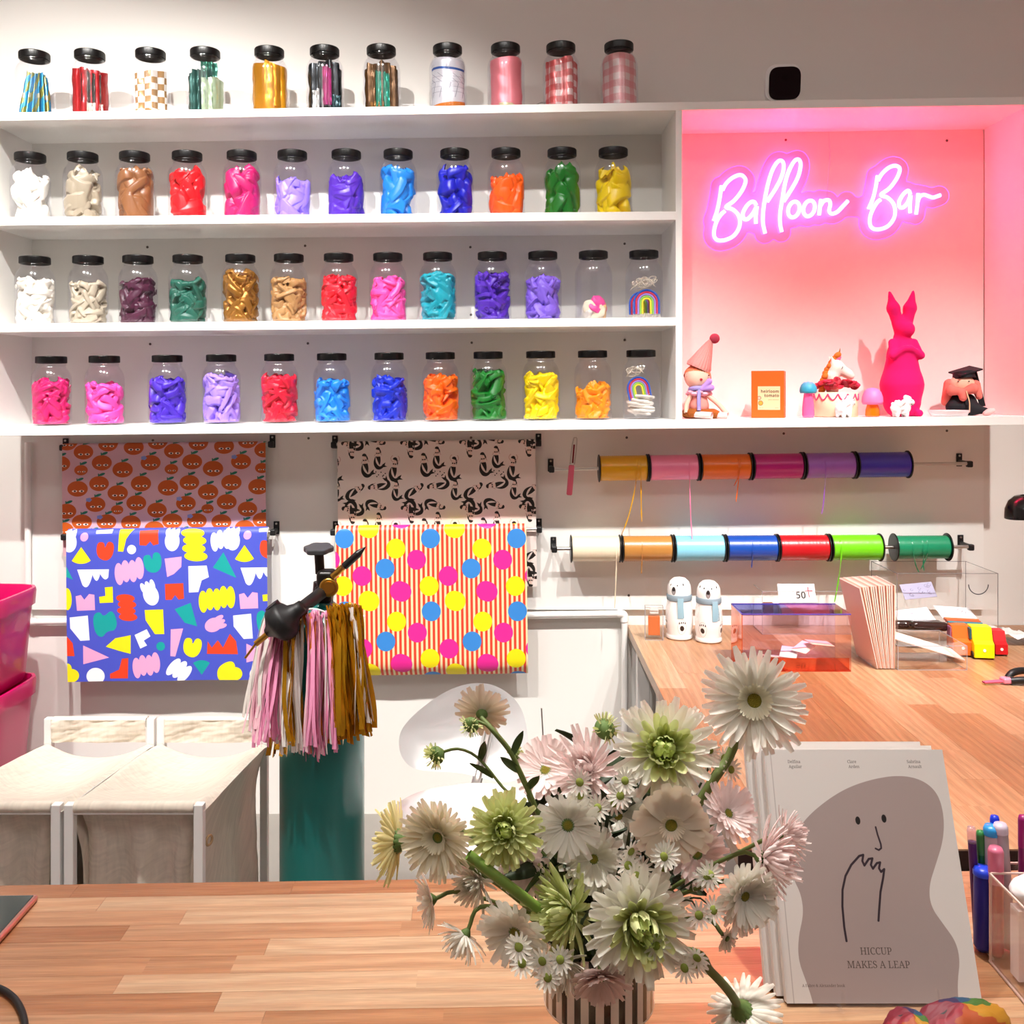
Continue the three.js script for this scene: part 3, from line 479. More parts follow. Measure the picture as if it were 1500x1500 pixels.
// graduate soft toy and a shallow dish
{
  const t = thing('graduate_toy', 'seated pink soft toy wearing a black graduation cap and gown', 'soft toy', niche(1409, NZ + 0.02)), face = (t.rotation.y = -.4), coral = std(0xe07a6c, 0.85), blk = std(0x0e0f18, 0.8), skin = std(0xeec0a4, .8);
  mesh('gown', blobGeo([[-.03, .03, .02, .026, .03, .03, .02, .026], [.03, .024, .03, .02, .075, .018, .04, .012], [-.02, .05, -.005, .03, .02, .05, -.005, .03]], [-.09, -.002, -.06], [.1, .1, .07], 50, .02), blk, t);
  mesh('head', place(sph(.043, 0, 0, 0, 26, 18), { p: [0, .112, .004], s: [1.05, .9, .85] }), skin, t);
  mesh('ears', blobGeo([[-.042, .115, 0, .02, -.055, .05, .012, .016], [.045, .112, 0, .018, .056, .07, .012, .012]], [-.09, .02, -.04], [.09, .15, .05], 40, .008), coral, t);
  mesh('bow', blobGeo([[-.006, .088, .042, .012, -.036, .092, .038, .02], [.006, .088, .042, .012, .034, .098, .036, .02], [0, .078, .044, .014, .002, .066, .044, .014]], [-.07, .03, 0], [.07, .13, .08], 44, .007), coral, t);
  mesh('cap_band', place(cyl(.036, .04, .026, 24), { p: [.006, .148, 0], r: [-.1, 0, .12] }), blk, t);
  mesh('mortarboard', place(box(.085, .005, .085), { p: [.012, .164, -.004], r: [.18, .5, .2] }), blk, t);
  mesh('hat_tail', prism([[0, 0], [.02, .0], [.05, -.13], [.03, -.135]], .008), blk, t).position.set(.03, .165, -.02);
  mesh('foot', place(sph(.015, 0, 0, 0, 14, 10), { p: [.086, .014, .046], s: [1.5, .8, 1], r: [0, 0, .4] }), std(0xf6c8c4, .8), t);
  for (const x of [-.014, .022]) mesh('eye', sph(.0026, x, .125, .04, 8, 6), M.black, t);
  mesh('tassel_cord', tube([[.012, .09, .056], [.022, .05, .066], [.022, .012, .068]], .0022, 12, 6), std(0xe8c49a, .7), t);
  solo('shallow_dish', 'shallow white oval dish in front of the graduate toy', 'dish', lathe([[0, .003], [.06, .003], [.072, .022], [.075, .022], [.064, .001], [0, .001]], 40).scale(1, 1, .5), std(0xf8eef2, .25), niche(1390, NZ - 0.085));
}
// security camera on top of the shelving
{
  const z = ZF + 0.1, x = (1149 - 750) / FOC * z, t = thing('security_camera', 'small white security camera with dark square face standing on the shelving', 'camera', [x, shelfY(0, x), -z]), k = z / FOC;
  const sq = (w, h, r) => { const s = new THREE.Shape(); s.moveTo(-w + r, -h); s.lineTo(w - r, -h); s.quadraticCurveTo(w, -h, w, -h + r); s.lineTo(w, h - r); s.quadraticCurveTo(w, h, w - r, h); s.lineTo(-w + r, h); s.quadraticCurveTo(-w, h, -w, h - r); s.lineTo(-w, -h + r); s.quadraticCurveTo(-w, -h, -w + r, -h); return s; };
  const ex = (s, d, b) => new THREE.ExtrudeGeometry(s, { depth: d, bevelEnabled: true, bevelSize: b, bevelThickness: b, bevelSegments: 3, curveSegments: 10 });
  const hd = new THREE.Group(); hd.name = 'head'; hd.position.set(0, 36 * k, 0); hd.rotation.set(0.12, -0.18, 0); t.add(hd);
  mesh('housing', ex(sq(24 * k, 25 * k, 15 * k), .04, .003), std(0xf2f0ee, .35), hd).position.set(-.006, .003, -.03);
  mesh('front_glass', ex(sq(22 * k, 23 * k, 14 * k), .003, .001), std(0x16040a, .12), hd).position.z = .0135;
  mesh('lens', place(cyl(.009, .009, .002, 20), { p: [0, .02, .0185], r: [Math.PI / 2, 0, 0] }), std(0x050304, .05), hd);
  mesh('foot', lathe([[0, .001], [.034, .001], [.034, .005], [.01, .009], [.007, .03], [0, .03]], 28), std(0xf2f0ee, .4), t);
  mesh('power_cable', tube([[-.05, .12, -.03], [-.062, .06, -.03], [-.056, .006, -.02], [-.03, .004, -.04], [.05, .004, -.05]], .0022, 30, 6), std(0xece9e6, .5), t);
}
for (const [u, pts, lab] of [[1010, [[0, 0, 0], [.02, .03, 0], [.05, .05, .0], [.075, .04, 0], [.085, 0, 0]], 'thin white cable loop rising behind the divider on the shelving'], [780, [[-.02, .004, 0], [0, .06, 0], [.04, .085, 0], [.075, .06, 0], [.07, .02, 0], [.03, .012, 0], [.01, .05, .01], [.05, .075, .01], [.09, .01, .0]], 'coiled clear grey cable lying between the pink foil jars']]) {
  const z = ZB - 0.05, x = (u - 750) / FOC * z; solo('cable', lab, 'cable', tube(pts, .0022, 60, 6), std(u === 780 ? 0xb8b4ae : 0xe8e4e0, .5), [x, shelfY(0, x) + .003, -z]);
}
// ---------------------------------------------------------------- wrapping paper and ribbon on the panel
const ZROD = ZB - 0.058;
function rodWithBrackets(name, label, category, u0, v0, u1, v1, r, z = ZROD) {
  const a = px(u0, v0, z), b = px(u1, v1, z), t = thing(name, label, category);
  mesh('rod', rodGeo(a, b, r, 18), M.steel, t);
  for (const p of [a, b]) {
    const g = join([rbox(.022, .05, .006, .002, p.x, p.y + .008, -ZB + .003), rbox(.014, .016, ZB - z, .003, p.x, p.y, -(ZB + z) / 2 + .0), rbox(.021, .024, .022, .005, p.x, p.y - .002, -z)]);
    mesh('bracket', g, M.blackSatin, t); mesh('screw', place(cyl(.004, .004, .002, 10), { p: [p.x, p.y + .024, -ZB + .007], r: [Math.PI / 2, 0, 0] }), M.steel, t);
  }
  return [t, a, b];
}
// a sheet that comes forward over its roll and hangs down; uv runs over the hanging front only
function hangingSheet(w, drop, r, curl, seed) {
  const P = []; for (let i = 0; i <= 12; i++) { const a = Math.PI - i / 12 * Math.PI; P.push([r * Math.cos(a), r * Math.sin(a)]); }   // z, y over the top of the roll, back to front
  const n = 24; for (let i = 1; i <= n; i++) { const f = i / n, e = Math.max(0, f - 0.9) / 0.1; P.push([r + 0.004 * Math.sin(f * 3) - curl * e * e, -f * drop + (curl ? e * e * 0.004 : 0)]); }
  let len = 0; const L = P.map((p, i) => (i ? len += Math.hypot(p[0] - P[i - 1][0], p[1] - P[i - 1][1]) : 0)), NX = 30, pos = [], uv = [], idx = [], start = Math.PI * r * 0.6;
  P.forEach(([z, y], j) => { for (let i = 0; i <= NX; i++) { const x = (i / NX - 0.5) * w; pos.push(x, y, z + 0.0025 * Math.sin(i * 0.45 + seed) * Math.max(0, -y / drop)); uv.push(i / NX, 1 - Math.max(-0.2, (L[j] - start) / (len - start))); } });
  for (let j = 0; j < P.length - 1; j++) for (let i = 0; i < NX; i++) { const a = j * (NX + 1) + i, b = a + 1, c = a + NX + 1, d = c + 1; idx.push(a, c, b, b, c, d); }
  const g = new THREE.BufferGeometry(); g.setAttribute('position', new THREE.Float32BufferAttribute(pos, 3)); g.setAttribute('uv', new THREE.Float32BufferAttribute(uv, 2)); g.setIndex(idx); g.computeVertexNormals(); return g;
}
const blob = (x, pts) => { x.beginPath(); const n = pts.length; for (let i = 0; i < n; i++) { const [ax, ay] = pts[i], [bx, by] = pts[(i + 1) % n]; if (!i) { const [lx, ly] = pts[n - 1]; x.moveTo((ax + lx) / 2, (ay + ly) / 2); } x.quadraticCurveTo(ax, ay, (ax + bx) / 2, (ay + by) / 2); } x.closePath(); x.fill(); };
const poly = (x, pts) => { x.beginPath(); pts.forEach(([a, b], i) => i ? x.lineTo(a, b) : x.moveTo(a, b)); x.closePath(); x.fill(); };
const texOrange = canvasTex(1000, 760, (x) => {
  x.fillStyle = '#dcb2bd'; x.fillRect(0, 0, 1000, 760); x.translate(-305, -105);
  const list = [[410, 168, 48, 1], [500, 242, 49, 1], [602, 290, 50, 1], [657, 140, 49, 1], [740, 245, 49, 2], [530, 115, 48, 1], [773, 105, 48, 1], [398, 290, 33, 1], [381, 415, 50, 1], [486, 382, 48, 1], [577, 447, 50, 1], [692, 385, 50, 1], [468, 522, 48, 2], [668, 515, 49, 1], [770, 565, 48, 1], [573, 560, 30, 1], [400, 640, 49, 1], [520, 640, 48, 2], [640, 650, 49, 1], [755, 690, 48, 1], [450, 750, 48, 1], [580, 760, 48, 1], [690, 790, 48, 1]];
  for (const sh of [-444, 0, 444, 888]) for (const [cx, cy, r, k] of list) {
    const X = cx + sh; x.fillStyle = '#c4560f'; x.beginPath(); x.ellipse(X, cy, r, r * 1.05, 0, 0, 7); x.fill();
    x.strokeStyle = '#1d6b55'; x.lineWidth = 5; x.beginPath(); x.moveTo(X - 2, cy - r); x.lineTo(X - 3, cy - r - 20); x.stroke(); x.fillStyle = '#14745c'; x.beginPath(); x.ellipse(X + 14, cy - r - 14, 17, 8, -0.5, 0, 7); x.fill();
    for (const e of [-1, 1]) { const ex = X + e * r * 0.34 + 2, ey = cy + r * 0.32; x.fillStyle = '#fff3ea'; x.beginPath(); x.ellipse(ex, ey, r * 0.26, r * 0.15, 0, 0, 7); x.fill(); x.fillStyle = '#1a0d08'; x.beginPath(); x.arc(ex + r * 0.03, ey, r * 0.11, 0, 7); x.fill(); }
    if (k === 2) { x.fillStyle = '#8296d8'; for (let i = 0; i < 5; i++) { x.beginPath(); x.arc(X - r * 0.68 + Math.cos(i * 1.26) * 8, cy - r * 0.66 + Math.sin(i * 1.26) * 8, 7, 0, 7); x.fill(); } }
  }
});
const texShapes = canvasTex(980, 730, (x) => {
  x.fillStyle = '#4a57c9'; x.fillRect(0, 0, 980, 730); x.translate(-325, -545);
  const C = { y: '#f7e81c', w: '#f4f8fa', r: '#ee4423', t: '#10a3a0', p: '#f5a9d4' };
  const bumps = (c, X, Y, a, n, s) => { x.save(); x.translate(X, Y); x.rotate(a); x.fillStyle = C[c]; for (let i = 0; i < n; i++) { x.beginPath(); x.ellipse((i - (n - 1) / 2) * s * 0.62, (i % 2 ? -0.06 : 0.06) * s, s * 0.4, s * 0.95, 0.12, 0, 7); x.fill(); } x.restore(); };
  const fan = (c, X, Y, a, R) => { x.fillStyle = C[c]; x.beginPath(); x.moveTo(X, Y); x.arc(X, Y, R, a - 0.62, a + 0.62); x.closePath(); x.fill(); };
  const heart = (c, X, Y, a, s) => { x.save(); x.translate(X, Y); x.rotate(a); x.fillStyle = C[c]; blob(x, [[-s, -s * 0.9], [-s * 0.1, -s * 1.0], [0, -s * 0.2], [s * 0.3, -s * 1.2], [s * 1.1, -s * 0.9], [s * 1.0, s * 0.6], [s * 0.2, s * 1.2], [-s * 0.9, s * 0.7]]); x.restore(); };
  const pg = (c, l) => { x.fillStyle = C[c]; poly(x, l); };
  const cup = (c, X, Y, w, h) => { x.fillStyle = C[c]; x.beginPath(); x.moveTo(X, Y); x.lineTo(X + w, Y); x.lineTo(X + w - 4, Y + h * 0.45); x.quadraticCurveTo(X + w * 0.86, Y + h * 0.75, X + w * 0.72, Y + h * 0.25); x.quadraticCurveTo(X + w * 0.62, Y + h, X + w * 0.48, Y + h * 0.3); x.quadraticCurveTo(X + w * 0.34, Y + h * 1.3, X + w * 0.16, Y + h * 0.85); x.closePath(); x.fill(); };
  const hand = (c, X, Y, a, s) => { x.save(); x.translate(X, Y); x.rotate(a); x.fillStyle = C[c]; x.beginPath(); x.ellipse(0, s * 0.25, s * 0.75, s, 0, 0, 7); x.fill(); for (let i = -1; i < 2; i++) { x.beginPath(); x.ellipse(i * s * 0.45, -s * 0.55, s * 0.26, s * 0.6, i * 0.12, 0, 7); x.fill(); } x.restore(); };
  for (const sh of [-797, 0, 797]) {
    x.save(); x.translate(sh, 0);
    fan('y', 398, 635, 1.57, 80); heart('r', 512, 655, 0.1, 42); pg('y', [[585, 548], [655, 548], [618, 600], [603, 660], [577, 658]]); x.fillStyle = C.w; x.beginPath(); x.arc(644, 650, 22, 0, 7); x.fill(); pg('r', [[683, 560], [773, 556], [776, 625], [750, 632], [735, 612], [715, 632], [683, 630]]);
    hand('w', 843, 600, 0.05, 48); bumps('y', 950, 630, 1.5, 4, 60); bumps('w', 1092, 607, -0.2, 4, 48); x.fillStyle = C.p; x.beginPath(); x.ellipse(413, 588, 19, 22, 0.5, 0, 7); x.fill(); pg('w', [[468, 555], [550, 548], [548, 572], [470, 574]]); hand('w', 340, 600, 0, 48);
    cup('w', 378, 742, 155, 85); bumps('p', 632, 752, -0.2, 4, 55); heart('t', 745, 715, -0.15, 44); pg('p', [[805, 695], [888, 686], [886, 735], [850, 768], [817, 782]]); pg('w', [[920, 732], [1010, 730], [1020, 785], [985, 800], [968, 855], [922, 857]]); pg('t', [[1092, 668], [1155, 790], [1040, 740]]);
    pg('p', [[370, 868], [395, 862], [412, 885], [435, 858], [461, 862], [463, 935], [376, 937]]); pg('y', [[512, 828], [550, 825], [552, 900], [486, 902], [484, 872], [514, 868]]); bumps('r', 618, 925, 1.5, 4, 48); hand('w', 733, 855, -0.35, 50); pg('r', [[806, 815], [895, 812], [898, 885], [872, 890], [855, 868], [838, 890], [808, 890]]); bumps('y', 1058, 888, -0.15, 5, 55);
    pg('w', [[340, 968], [428, 960], [435, 1078], [390, 1080], [342, 1020]]); x.fillStyle = C.t; blob(x, [[450, 960], [485, 940], [505, 970], [545, 930], [572, 990], [560, 1035], [520, 1035], [495, 1070], [460, 1045]]); pg('y', [[706, 937], [796, 935], [800, 1052], [755, 1052], [710, 985]]); pg('t', [[930, 906], [960, 1018], [900, 1000], [852, 935]]); hand('p', 1050, 1008, 1.2, 44);
    pg('p', [[403, 1102], [528, 1162], [402, 1192]]); pg('y', [[636, 1056], [634, 1145], [575, 1130], [512, 1110], [560, 1070]]); pg('w', [[655, 1055], [715, 1028], [733, 1062], [700, 1082], [716, 1105], [682, 1120]]); x.fillStyle = C.t; x.beginPath(); x.arc(782, 1110, 21, 0, 7); x.fill(); pg('p', [[832, 1030], [892, 1027], [852, 1160], [828, 1158]]); heart('y', 932, 1118, 0.2, 44); pg('r', [[1005, 1150], [1010, 1090], [1030, 1120], [1060, 1085], [1085, 1120], [1120, 1055], [1150, 1090], [1158, 1152]]);
    bumps('p', 710, 1200, -0.2, 4, 52); pg('r', [[590, 1168], [622, 1165], [618, 1262], [530, 1262], [530, 1240], [575, 1220]]); bumps('w', 870, 1225, 0.6, 3, 52); fan('t', 978, 1250, -1.57, 70); heart('y', 1105, 1240, 1.2, 50); x.fillStyle = C.w; x.beginPath(); x.ellipse(460, 1250, 44, 40, 0, 0, 7); x.fill(); x.fillStyle = C.y; x.beginPath(); x.ellipse(345, 1245, 36, 32, 0, 0, 7); x.fill();
    x.restore();
  }
});
const texDots = canvasTex(1050, 820, (x) => {
  x.fillStyle = '#f6e3b4'; x.fillRect(0, 0, 1050, 820); x.fillStyle = '#e2432a'; for (let i = 0; i < 42; i++) x.fillRect(i * 26.2 + 5, 0, 13.5, 820);
  const C = { b: '#3a8bdc', y: '#fae80e', p: '#f0289a' };
  const l = [['b', 240, 662], ['y', 377, 610], ['y', 522, 718], ['p', 635, 778], ['b', 462, 822], ['p', 335, 860], ['y', 230, 912], ['p', 540, 940], ['y', 367, 990], ['p', 553, 562]];
  for (const [c, X, Y] of l) for (let a = -1; a < 3; a++) for (let b = -1; b < 3; b++) { x.fillStyle = C[c]; x.beginPath(); x.arc(X - 190 + a * 473, Y - 590 + b * 383 + a * 5, 52, 0, 7); x.fill(); }
});
const texMermaid = canvasTex(1083, 800, (x) => {
  x.fillStyle = '#e9dcd6'; x.fillRect(0, 0, 1083, 800);
  const mer = (X, Y, a, s, arms) => {
    x.save(); x.translate(X, Y); x.rotate(a); x.scale(s, s); x.fillStyle = '#17120f';
    x.beginPath(); x.moveTo(-15, -4); x.quadraticCurveTo(-24, 40, 8, 62); x.quadraticCurveTo(22, 66, 30, 50); x.lineTo(50, 36); x.lineTo(45, 56); x.lineTo(62, 64); x.lineTo(36, 68); x.quadraticCurveTo(12, 92, -12, 78); x.quadraticCurveTo(-44, 46, -17, -4); x.lineTo(15, -4); x.quadraticCurveTo(22, 30, 10, 55); x.closePath(); x.fill();
    x.fillStyle = '#e9cfc4'; x.fillRect(-10, -36, 20, 33); x.beginPath(); x.arc(0, -48, 12, 0, 7); x.fill(); x.fillStyle = '#17120f'; x.fillRect(-11, -28, 9, 7); x.fillRect(2, -28, 9, 7);
    x.beginPath(); x.arc(0, -52, 14, Math.PI, 0); x.quadraticCurveTo(26, -36, 18, -18); x.quadraticCurveTo(12, -34, 10, -46); x.closePath(); x.fill(); x.strokeStyle = '#caa79b'; x.lineWidth = 4; x.beginPath(); if (arms) { x.moveTo(-10, -34); x.quadraticCurveTo(-40, -56, -16, -76); x.moveTo(10, -34); x.quadraticCurveTo(40, -56, 16, -76); } else { x.moveTo(-10, -33); x.lineTo(-24, -6); x.moveTo(10, -33); x.lineTo(26, -12); } x.stroke(); x.restore();
  };
  for (let a = -1; a < 4; a++) for (let b = -1; b < 3; b++) { const X = a * 323, Y = b * 352; mer(X + 80, Y + 40, Math.PI, 0.88, 0); mer(X + 152, Y + 128, -0.1, 0.88, 0); mer(X + 222, Y + 90, 0, 0.81, 0); mer(X + 310, Y + 150, 0.12, 0.88, 1); mer(X + 100, Y + 270, 0.95, 0.84, 0); mer(X + 220, Y + 248, -1.7, 0.84, 0); mer(X + 318, Y + 265, 0.05, 0.75, 0); mer(X + 75, Y + 375, -1.35, 0.84, 0); mer(X + 215, Y + 352, 1.9, 0.79, 0); x.fillStyle = '#2a221e'; for (let k = 0; k < 7; k++) { x.beginPath(); x.arc(X + 210 + (k * 37 % 60), Y + 170 + (k * 23 % 30), 3.2, 0, 7); x.fill(); } }
});
function paperRoll(tag, u0, v0, u1, v1, pu0, pu1, vb, r, tex, curl, seed, name) {
  const ZROD = ZB - (r < 0.015 ? 0.026 : 0.056);
  rodWithBrackets('paper_rod', `steel rod with black brackets holding the ${tag} wrapping paper`, 'rod', u0, v0, u1, v1, 0.005, ZROD);
  const zf = ZROD - r, a = px(pu0, (v0 + v1) / 2, zf), b = px(pu1, (v0 + v1) / 2, zf), yc = px(750, (v0 + v1) / 2, ZROD).y + .001, drop = yc - px(750, vb, zf).y, w = b.x - a.x;
  const t = thing('wrapping_paper', `roll of ${name} wrapping paper hanging from a rod`, 'wrapping paper', [(a.x + b.x) / 2, yc, -ZROD], 'wrapping paper rolls'); t.rotation.z = 0.012;
  mesh('hanging_sheet', hangingSheet(w, drop, r, curl, seed), std(0xffffff, 0.5, { map: tex, side: THREE.DoubleSide }), t);
  const core = lathe([[0.0058, -w / 2], [r * 0.93, -w / 2], [r * 0.93, w / 2], [0.0058, w / 2]], 28); core.rotateZ(Math.PI / 2); mesh('roll', core, std(0xe9e4dc, 0.7), t);
}
paperRoll('orange fruit', 92, 655, 397, 650, 91, 389, 812, 0.011, texOrange, 0, 1, 'pink paper printed with smiling oranges');
paperRoll('abstract shapes', 94, 786, 400, 779, 97, 391, 997, 0.024, texShapes, 0, 2, 'blue paper printed with bold cut out shapes');
paperRoll('mermaid', 489, 651, 789, 648, 494, 784, 861, 0.011, texMermaid, 0, 3, 'off white paper printed with black mermaids');
paperRoll('polka dot', 488, 779, 790, 775, 491, 771, 993, 0.022, texDots, 0.03, 4, 'red striped paper printed with big dots');

// ribbon rods
const spoolBody = (w, R, seed) => { const p = [], n = 46, r = rng(seed); p.push([0.006, -w / 2]); for (let i = 0; i <= n; i++) p.push([R * (0.985 + 0.012 * (i % 2) + 0.008 * r()), (i / n - 0.5) * w]); p.push([0.006, w / 2]); const g = lathe(p, 40); g.rotateZ(-Math.PI / 2); return g; };
const flange = (() => { const g = lathe([[0.006, -.0025], [.049, -.0025], [.0525, -.0015], [.0525, .0015], [.049, .0025], [.006, .0025]], 40); g.rotateZ(Math.PI / 2); return g; })();
function ribbonTail(parent, mat, x, pts, w = 0.0045) {
  const c = new THREE.CatmullRomCurve3(pts.map((p) => new THREE.Vector3(...p))), n = 30, pos = [], idx = [];
  for (let i = 0; i <= n; i++) { const p = c.getPoint(i / n), tw = Math.sin(i * 0.35 + x * 9) * 0.8, dx = Math.cos(tw) * w / 2, dz = Math.sin(tw) * w / 2; pos.push(p.x - dx, p.y, p.z - dz, p.x + dx, p.y, p.z + dz); if (i < n) { const a = i * 2; idx.push(a, a + 1, a + 2, a + 1, a + 3, a + 2); } }
  const g = new THREE.BufferGeometry(); g.setAttribute('position', new THREE.Float32BufferAttribute(pos, 3)); g.setIndex(idx); g.computeVertexNormals(); mesh('loose_end', g, mat, parent);
}
const ZR2 = ZB - 0.085;
function ribbonRow(v0, v1, u0, u1, spools, lab) {
  const [t0, a, b] = rodWithBrackets('ribbon_rod', lab, 'rod', u0, v0, u1, v1, 0.0065, ZR2); const tilt = Math.atan2(b.y - a.y, b.x - a.x);
  for (const [ua, ub, col, name, tails, R] of spools) {
    const uc = (ua + ub) / 2, x = (uc - 750) / FOC * ZR2, f = (x - a.x) / (b.x - a.x), w = (ub - ua) / FOC * ZR2 - 0.007, y = a.y + (b.y - a.y) * f;
    const t = thing('ribbon_spool', `spool of ${name} curling ribbon with black end flanges`, 'ribbon spool', [x, y, -ZR2], 'curling ribbon spools'); t.rotation.z = tilt;
    const mat = phys({ color: col, roughness: 0.32, clearcoat: 0.4, clearcoatRoughness: 0.25, side: THREE.DoubleSide });
    mesh('wound_ribbon', spoolBody(w, R, uc | 0), mat, t);
    for (const s of [-1, 1]) { const m = mesh('flange', flange, M.black, t); m.position.x = s * (w / 2 + 0.0026); }
    for (const [tu, l, kx, lift] of tails) { const xx = (tu - uc) / FOC * ZR2; ribbonTail(t, mat, xx, [[xx, R * 0.7, R * 0.75], [xx, 0, R + .003], [xx + kx * .2, -l * .35, R * .95], [xx + kx * .6, -l * .75, R * .7], [xx + kx, -l + (lift || 0), R * .6]]); }
  }
}
const Rr = 0.0475;
ribbonRow(687, 679, 808, 1420, [[877, 948, 0xe0a800, 'golden yellow', [[931, .25, -.06], [936, .2, .004]], Rr], [950, 1022, 0xf78bb6, 'pale pink', [[1006, .27, .012]], Rr], [1025, 1098, 0xee7410, 'orange', [[1078, .13, -.008], [1080, .07, -.02]], Rr], [1101, 1174, 0xb8127e, 'magenta', [], Rr], [1177, 1250, 0x9a5fc4, 'lilac purple', [[1203, .2, -.01, .02]], Rr], [1253, 1330, 0x3a2bb0, 'deep violet blue', [], Rr]], 'upper steel rod with black brackets carrying six ribbon spools');
ribbonRow(804, 801, 812, 1422, [[836, 908, 0xf0e4c8, 'cream', [[901, .22, -.006]], Rr], [911, 984, 0xbd8440, 'caramel brown', [[938, .09, 0]], Rr], [987, 1060, 0x86cfe8, 'pale sky blue', [], Rr], [1063, 1137, 0x0f4aa8, 'royal blue', [[1098, .07, 0]], Rr], [1139, 1212, 0xc0101c, 'bright red', [], Rr], [1215, 1289, 0x6fd414, 'lime green', [[1226, .2, -.02]], Rr], [1309, 1388, 0x10865c, 'emerald green', [[1345, .085, .01], [1352, .08, -.02], [1330, .09, .03]], Rr * 0.92]], 'lower steel rod with black brackets carrying seven ribbon spools');
// pink handled cutter hanging on the upper rod
{
  const z = ZR2 - 0.012, p = px(838, 684, z), t = thing('ribbon_cutter', 'pink handled steel cutter hanging from the upper ribbon rod', 'tool', p); t.rotation.z = -0.08;
  mesh('handle', rbox(.022, .115, .012, .006, -.002, -.05, .0, 3), std(0xd9647e, .4), t);
  mesh('frame', tube([[-.008, .01, 0], [-.007, .07, 0], [-.002, .108, 0], [.004, .112, 0], [.01, .105, 0], [.01, .06, 0], [.008, .01, 0]], .0024, 50, 8), M.steel, t);
  mesh('blade', box(.006, .07, .0015, .001, .05, 0), std(0x7a2634, .35, { metalness: .5 }), t);
}
// ---------------------------------------------------------------- bins, hampers, helium cylinder, tassels and chair behind the desk
{
  const pink = phys({ color: 0xd10560, roughness: 0.35, clearcoat: 0.3 }), zc = 3.3, xr = px(29, 0, zc).x, W = 0.5, D = 0.36;
  const binGeo = (h) => {
    const ring = (w, d, y, r = .04) => { const p = []; for (let i = 0; i < 40; i++) { const a = i / 40 * 2 * Math.PI, c = Math.cos(a), s = Math.sin(a), q = 1 / Math.pow(Math.pow(Math.abs(c), 6) + Math.pow(Math.abs(s), 6), 1 / 6); p.push([c * q * w / 2, y, s * q * d / 2]); } return p; };
    const rings = [ring(W * .3, D * .3, .004), ring(W * .84, D * .84, .004), ring(W * .87, D * .87, .02), ring(W * .945, D * .945, h - .062), ring(W * .985, D * .985, h - .06), ring(W, D, h - .01), ring(W * .99, D * .99, h), ring(W * .95, D * .95, h), ring(W * .93, D * .93, h - .02), ring(W * .84, D * .84, .02), ring(W * .3, D * .3, .012)];
    const pos = rings.flat(2), idx = []; for (let j = 0; j < rings.length - 1; j++) for (let i = 0; i < 40; i++) { const a = j * 40 + i, b = j * 40 + (i + 1) % 40; idx.push(a, a + 40, b, b, a + 40, b + 40); }
    const g = new THREE.BufferGeometry(); g.setAttribute('position', new THREE.Float32BufferAttribute(pos, 3)); g.setIndex(idx); return toCreasedNormals(g.toNonIndexed(), 0.6);
  };
  let y = 0; for (const [h, lab] of [[.3, 'bottom pink plastic bin of the stack beside the hampers'], [.33, 'middle pink plastic bin of the stack beside the hampers'], [.335, 'topmost pink plastic bin of the stack beside the hampers']]) {
    const t = thing('storage_bin', lab, 'bin', [xr - W / 2, y, -zc], 'stacked pink bins'); mesh('tub', binGeo(h), pink, t); mesh('handle_lip', rbox(.12, .014, .02, .004, 0, h - .05, D / 2 - .004), pink, t); y += h - 0.012;
  }
}
// canvas hampers
const canvasMap = dataTex(256, 256, (x, y) => { const w = 0.9 + 0.06 * Math.sin(x * 804) * Math.sin(y * 804) + 0.1 * (fbm(x * 60, y * 8, 3) - 0.5) + 0.1 * (fbm(x * 8, y * 60, 4) - 0.5); return [w * 0.97, w * 0.925, w * 0.86]; });
const canvasBump = dataTex(128, 128, (x, y) => { const n = 0.5 + 0.25 * Math.sin(x * 402) + 0.25 * Math.sin(y * 402); return [n, n, n]; }, false);
const linen = std(0xffffff, 0.9, { map: canvasMap, bumpMap: canvasBump, bumpScale: 0.0006, side: THREE.DoubleSide });
function clothGrid(nu, nv, f) {
  const pos = [], uv = [], idx = []; for (let j = 0; j <= nv; j++) for (let i = 0; i <= nu; i++) { const p = f(i / nu, j / nv); pos.push(...p); uv.push(p[0] * 3 + p[2], (p[1] + p[2]) * 3); }
  for (let j = 0; j < nv; j++) for (let i = 0; i < nu; i++) { const a = j * (nu + 1) + i; idx.push(a, a + 1, a + nu + 1, a + 1, a + nu + 2, a + nu + 1); }
  const g = new THREE.BufferGeometry(); g.setAttribute('position', new THREE.Float32BufferAttribute(pos, 3)); g.setAttribute('uv', new THREE.Float32BufferAttribute(uv, 2)); g.setIndex(idx); g.computeVertexNormals(); return g;
}
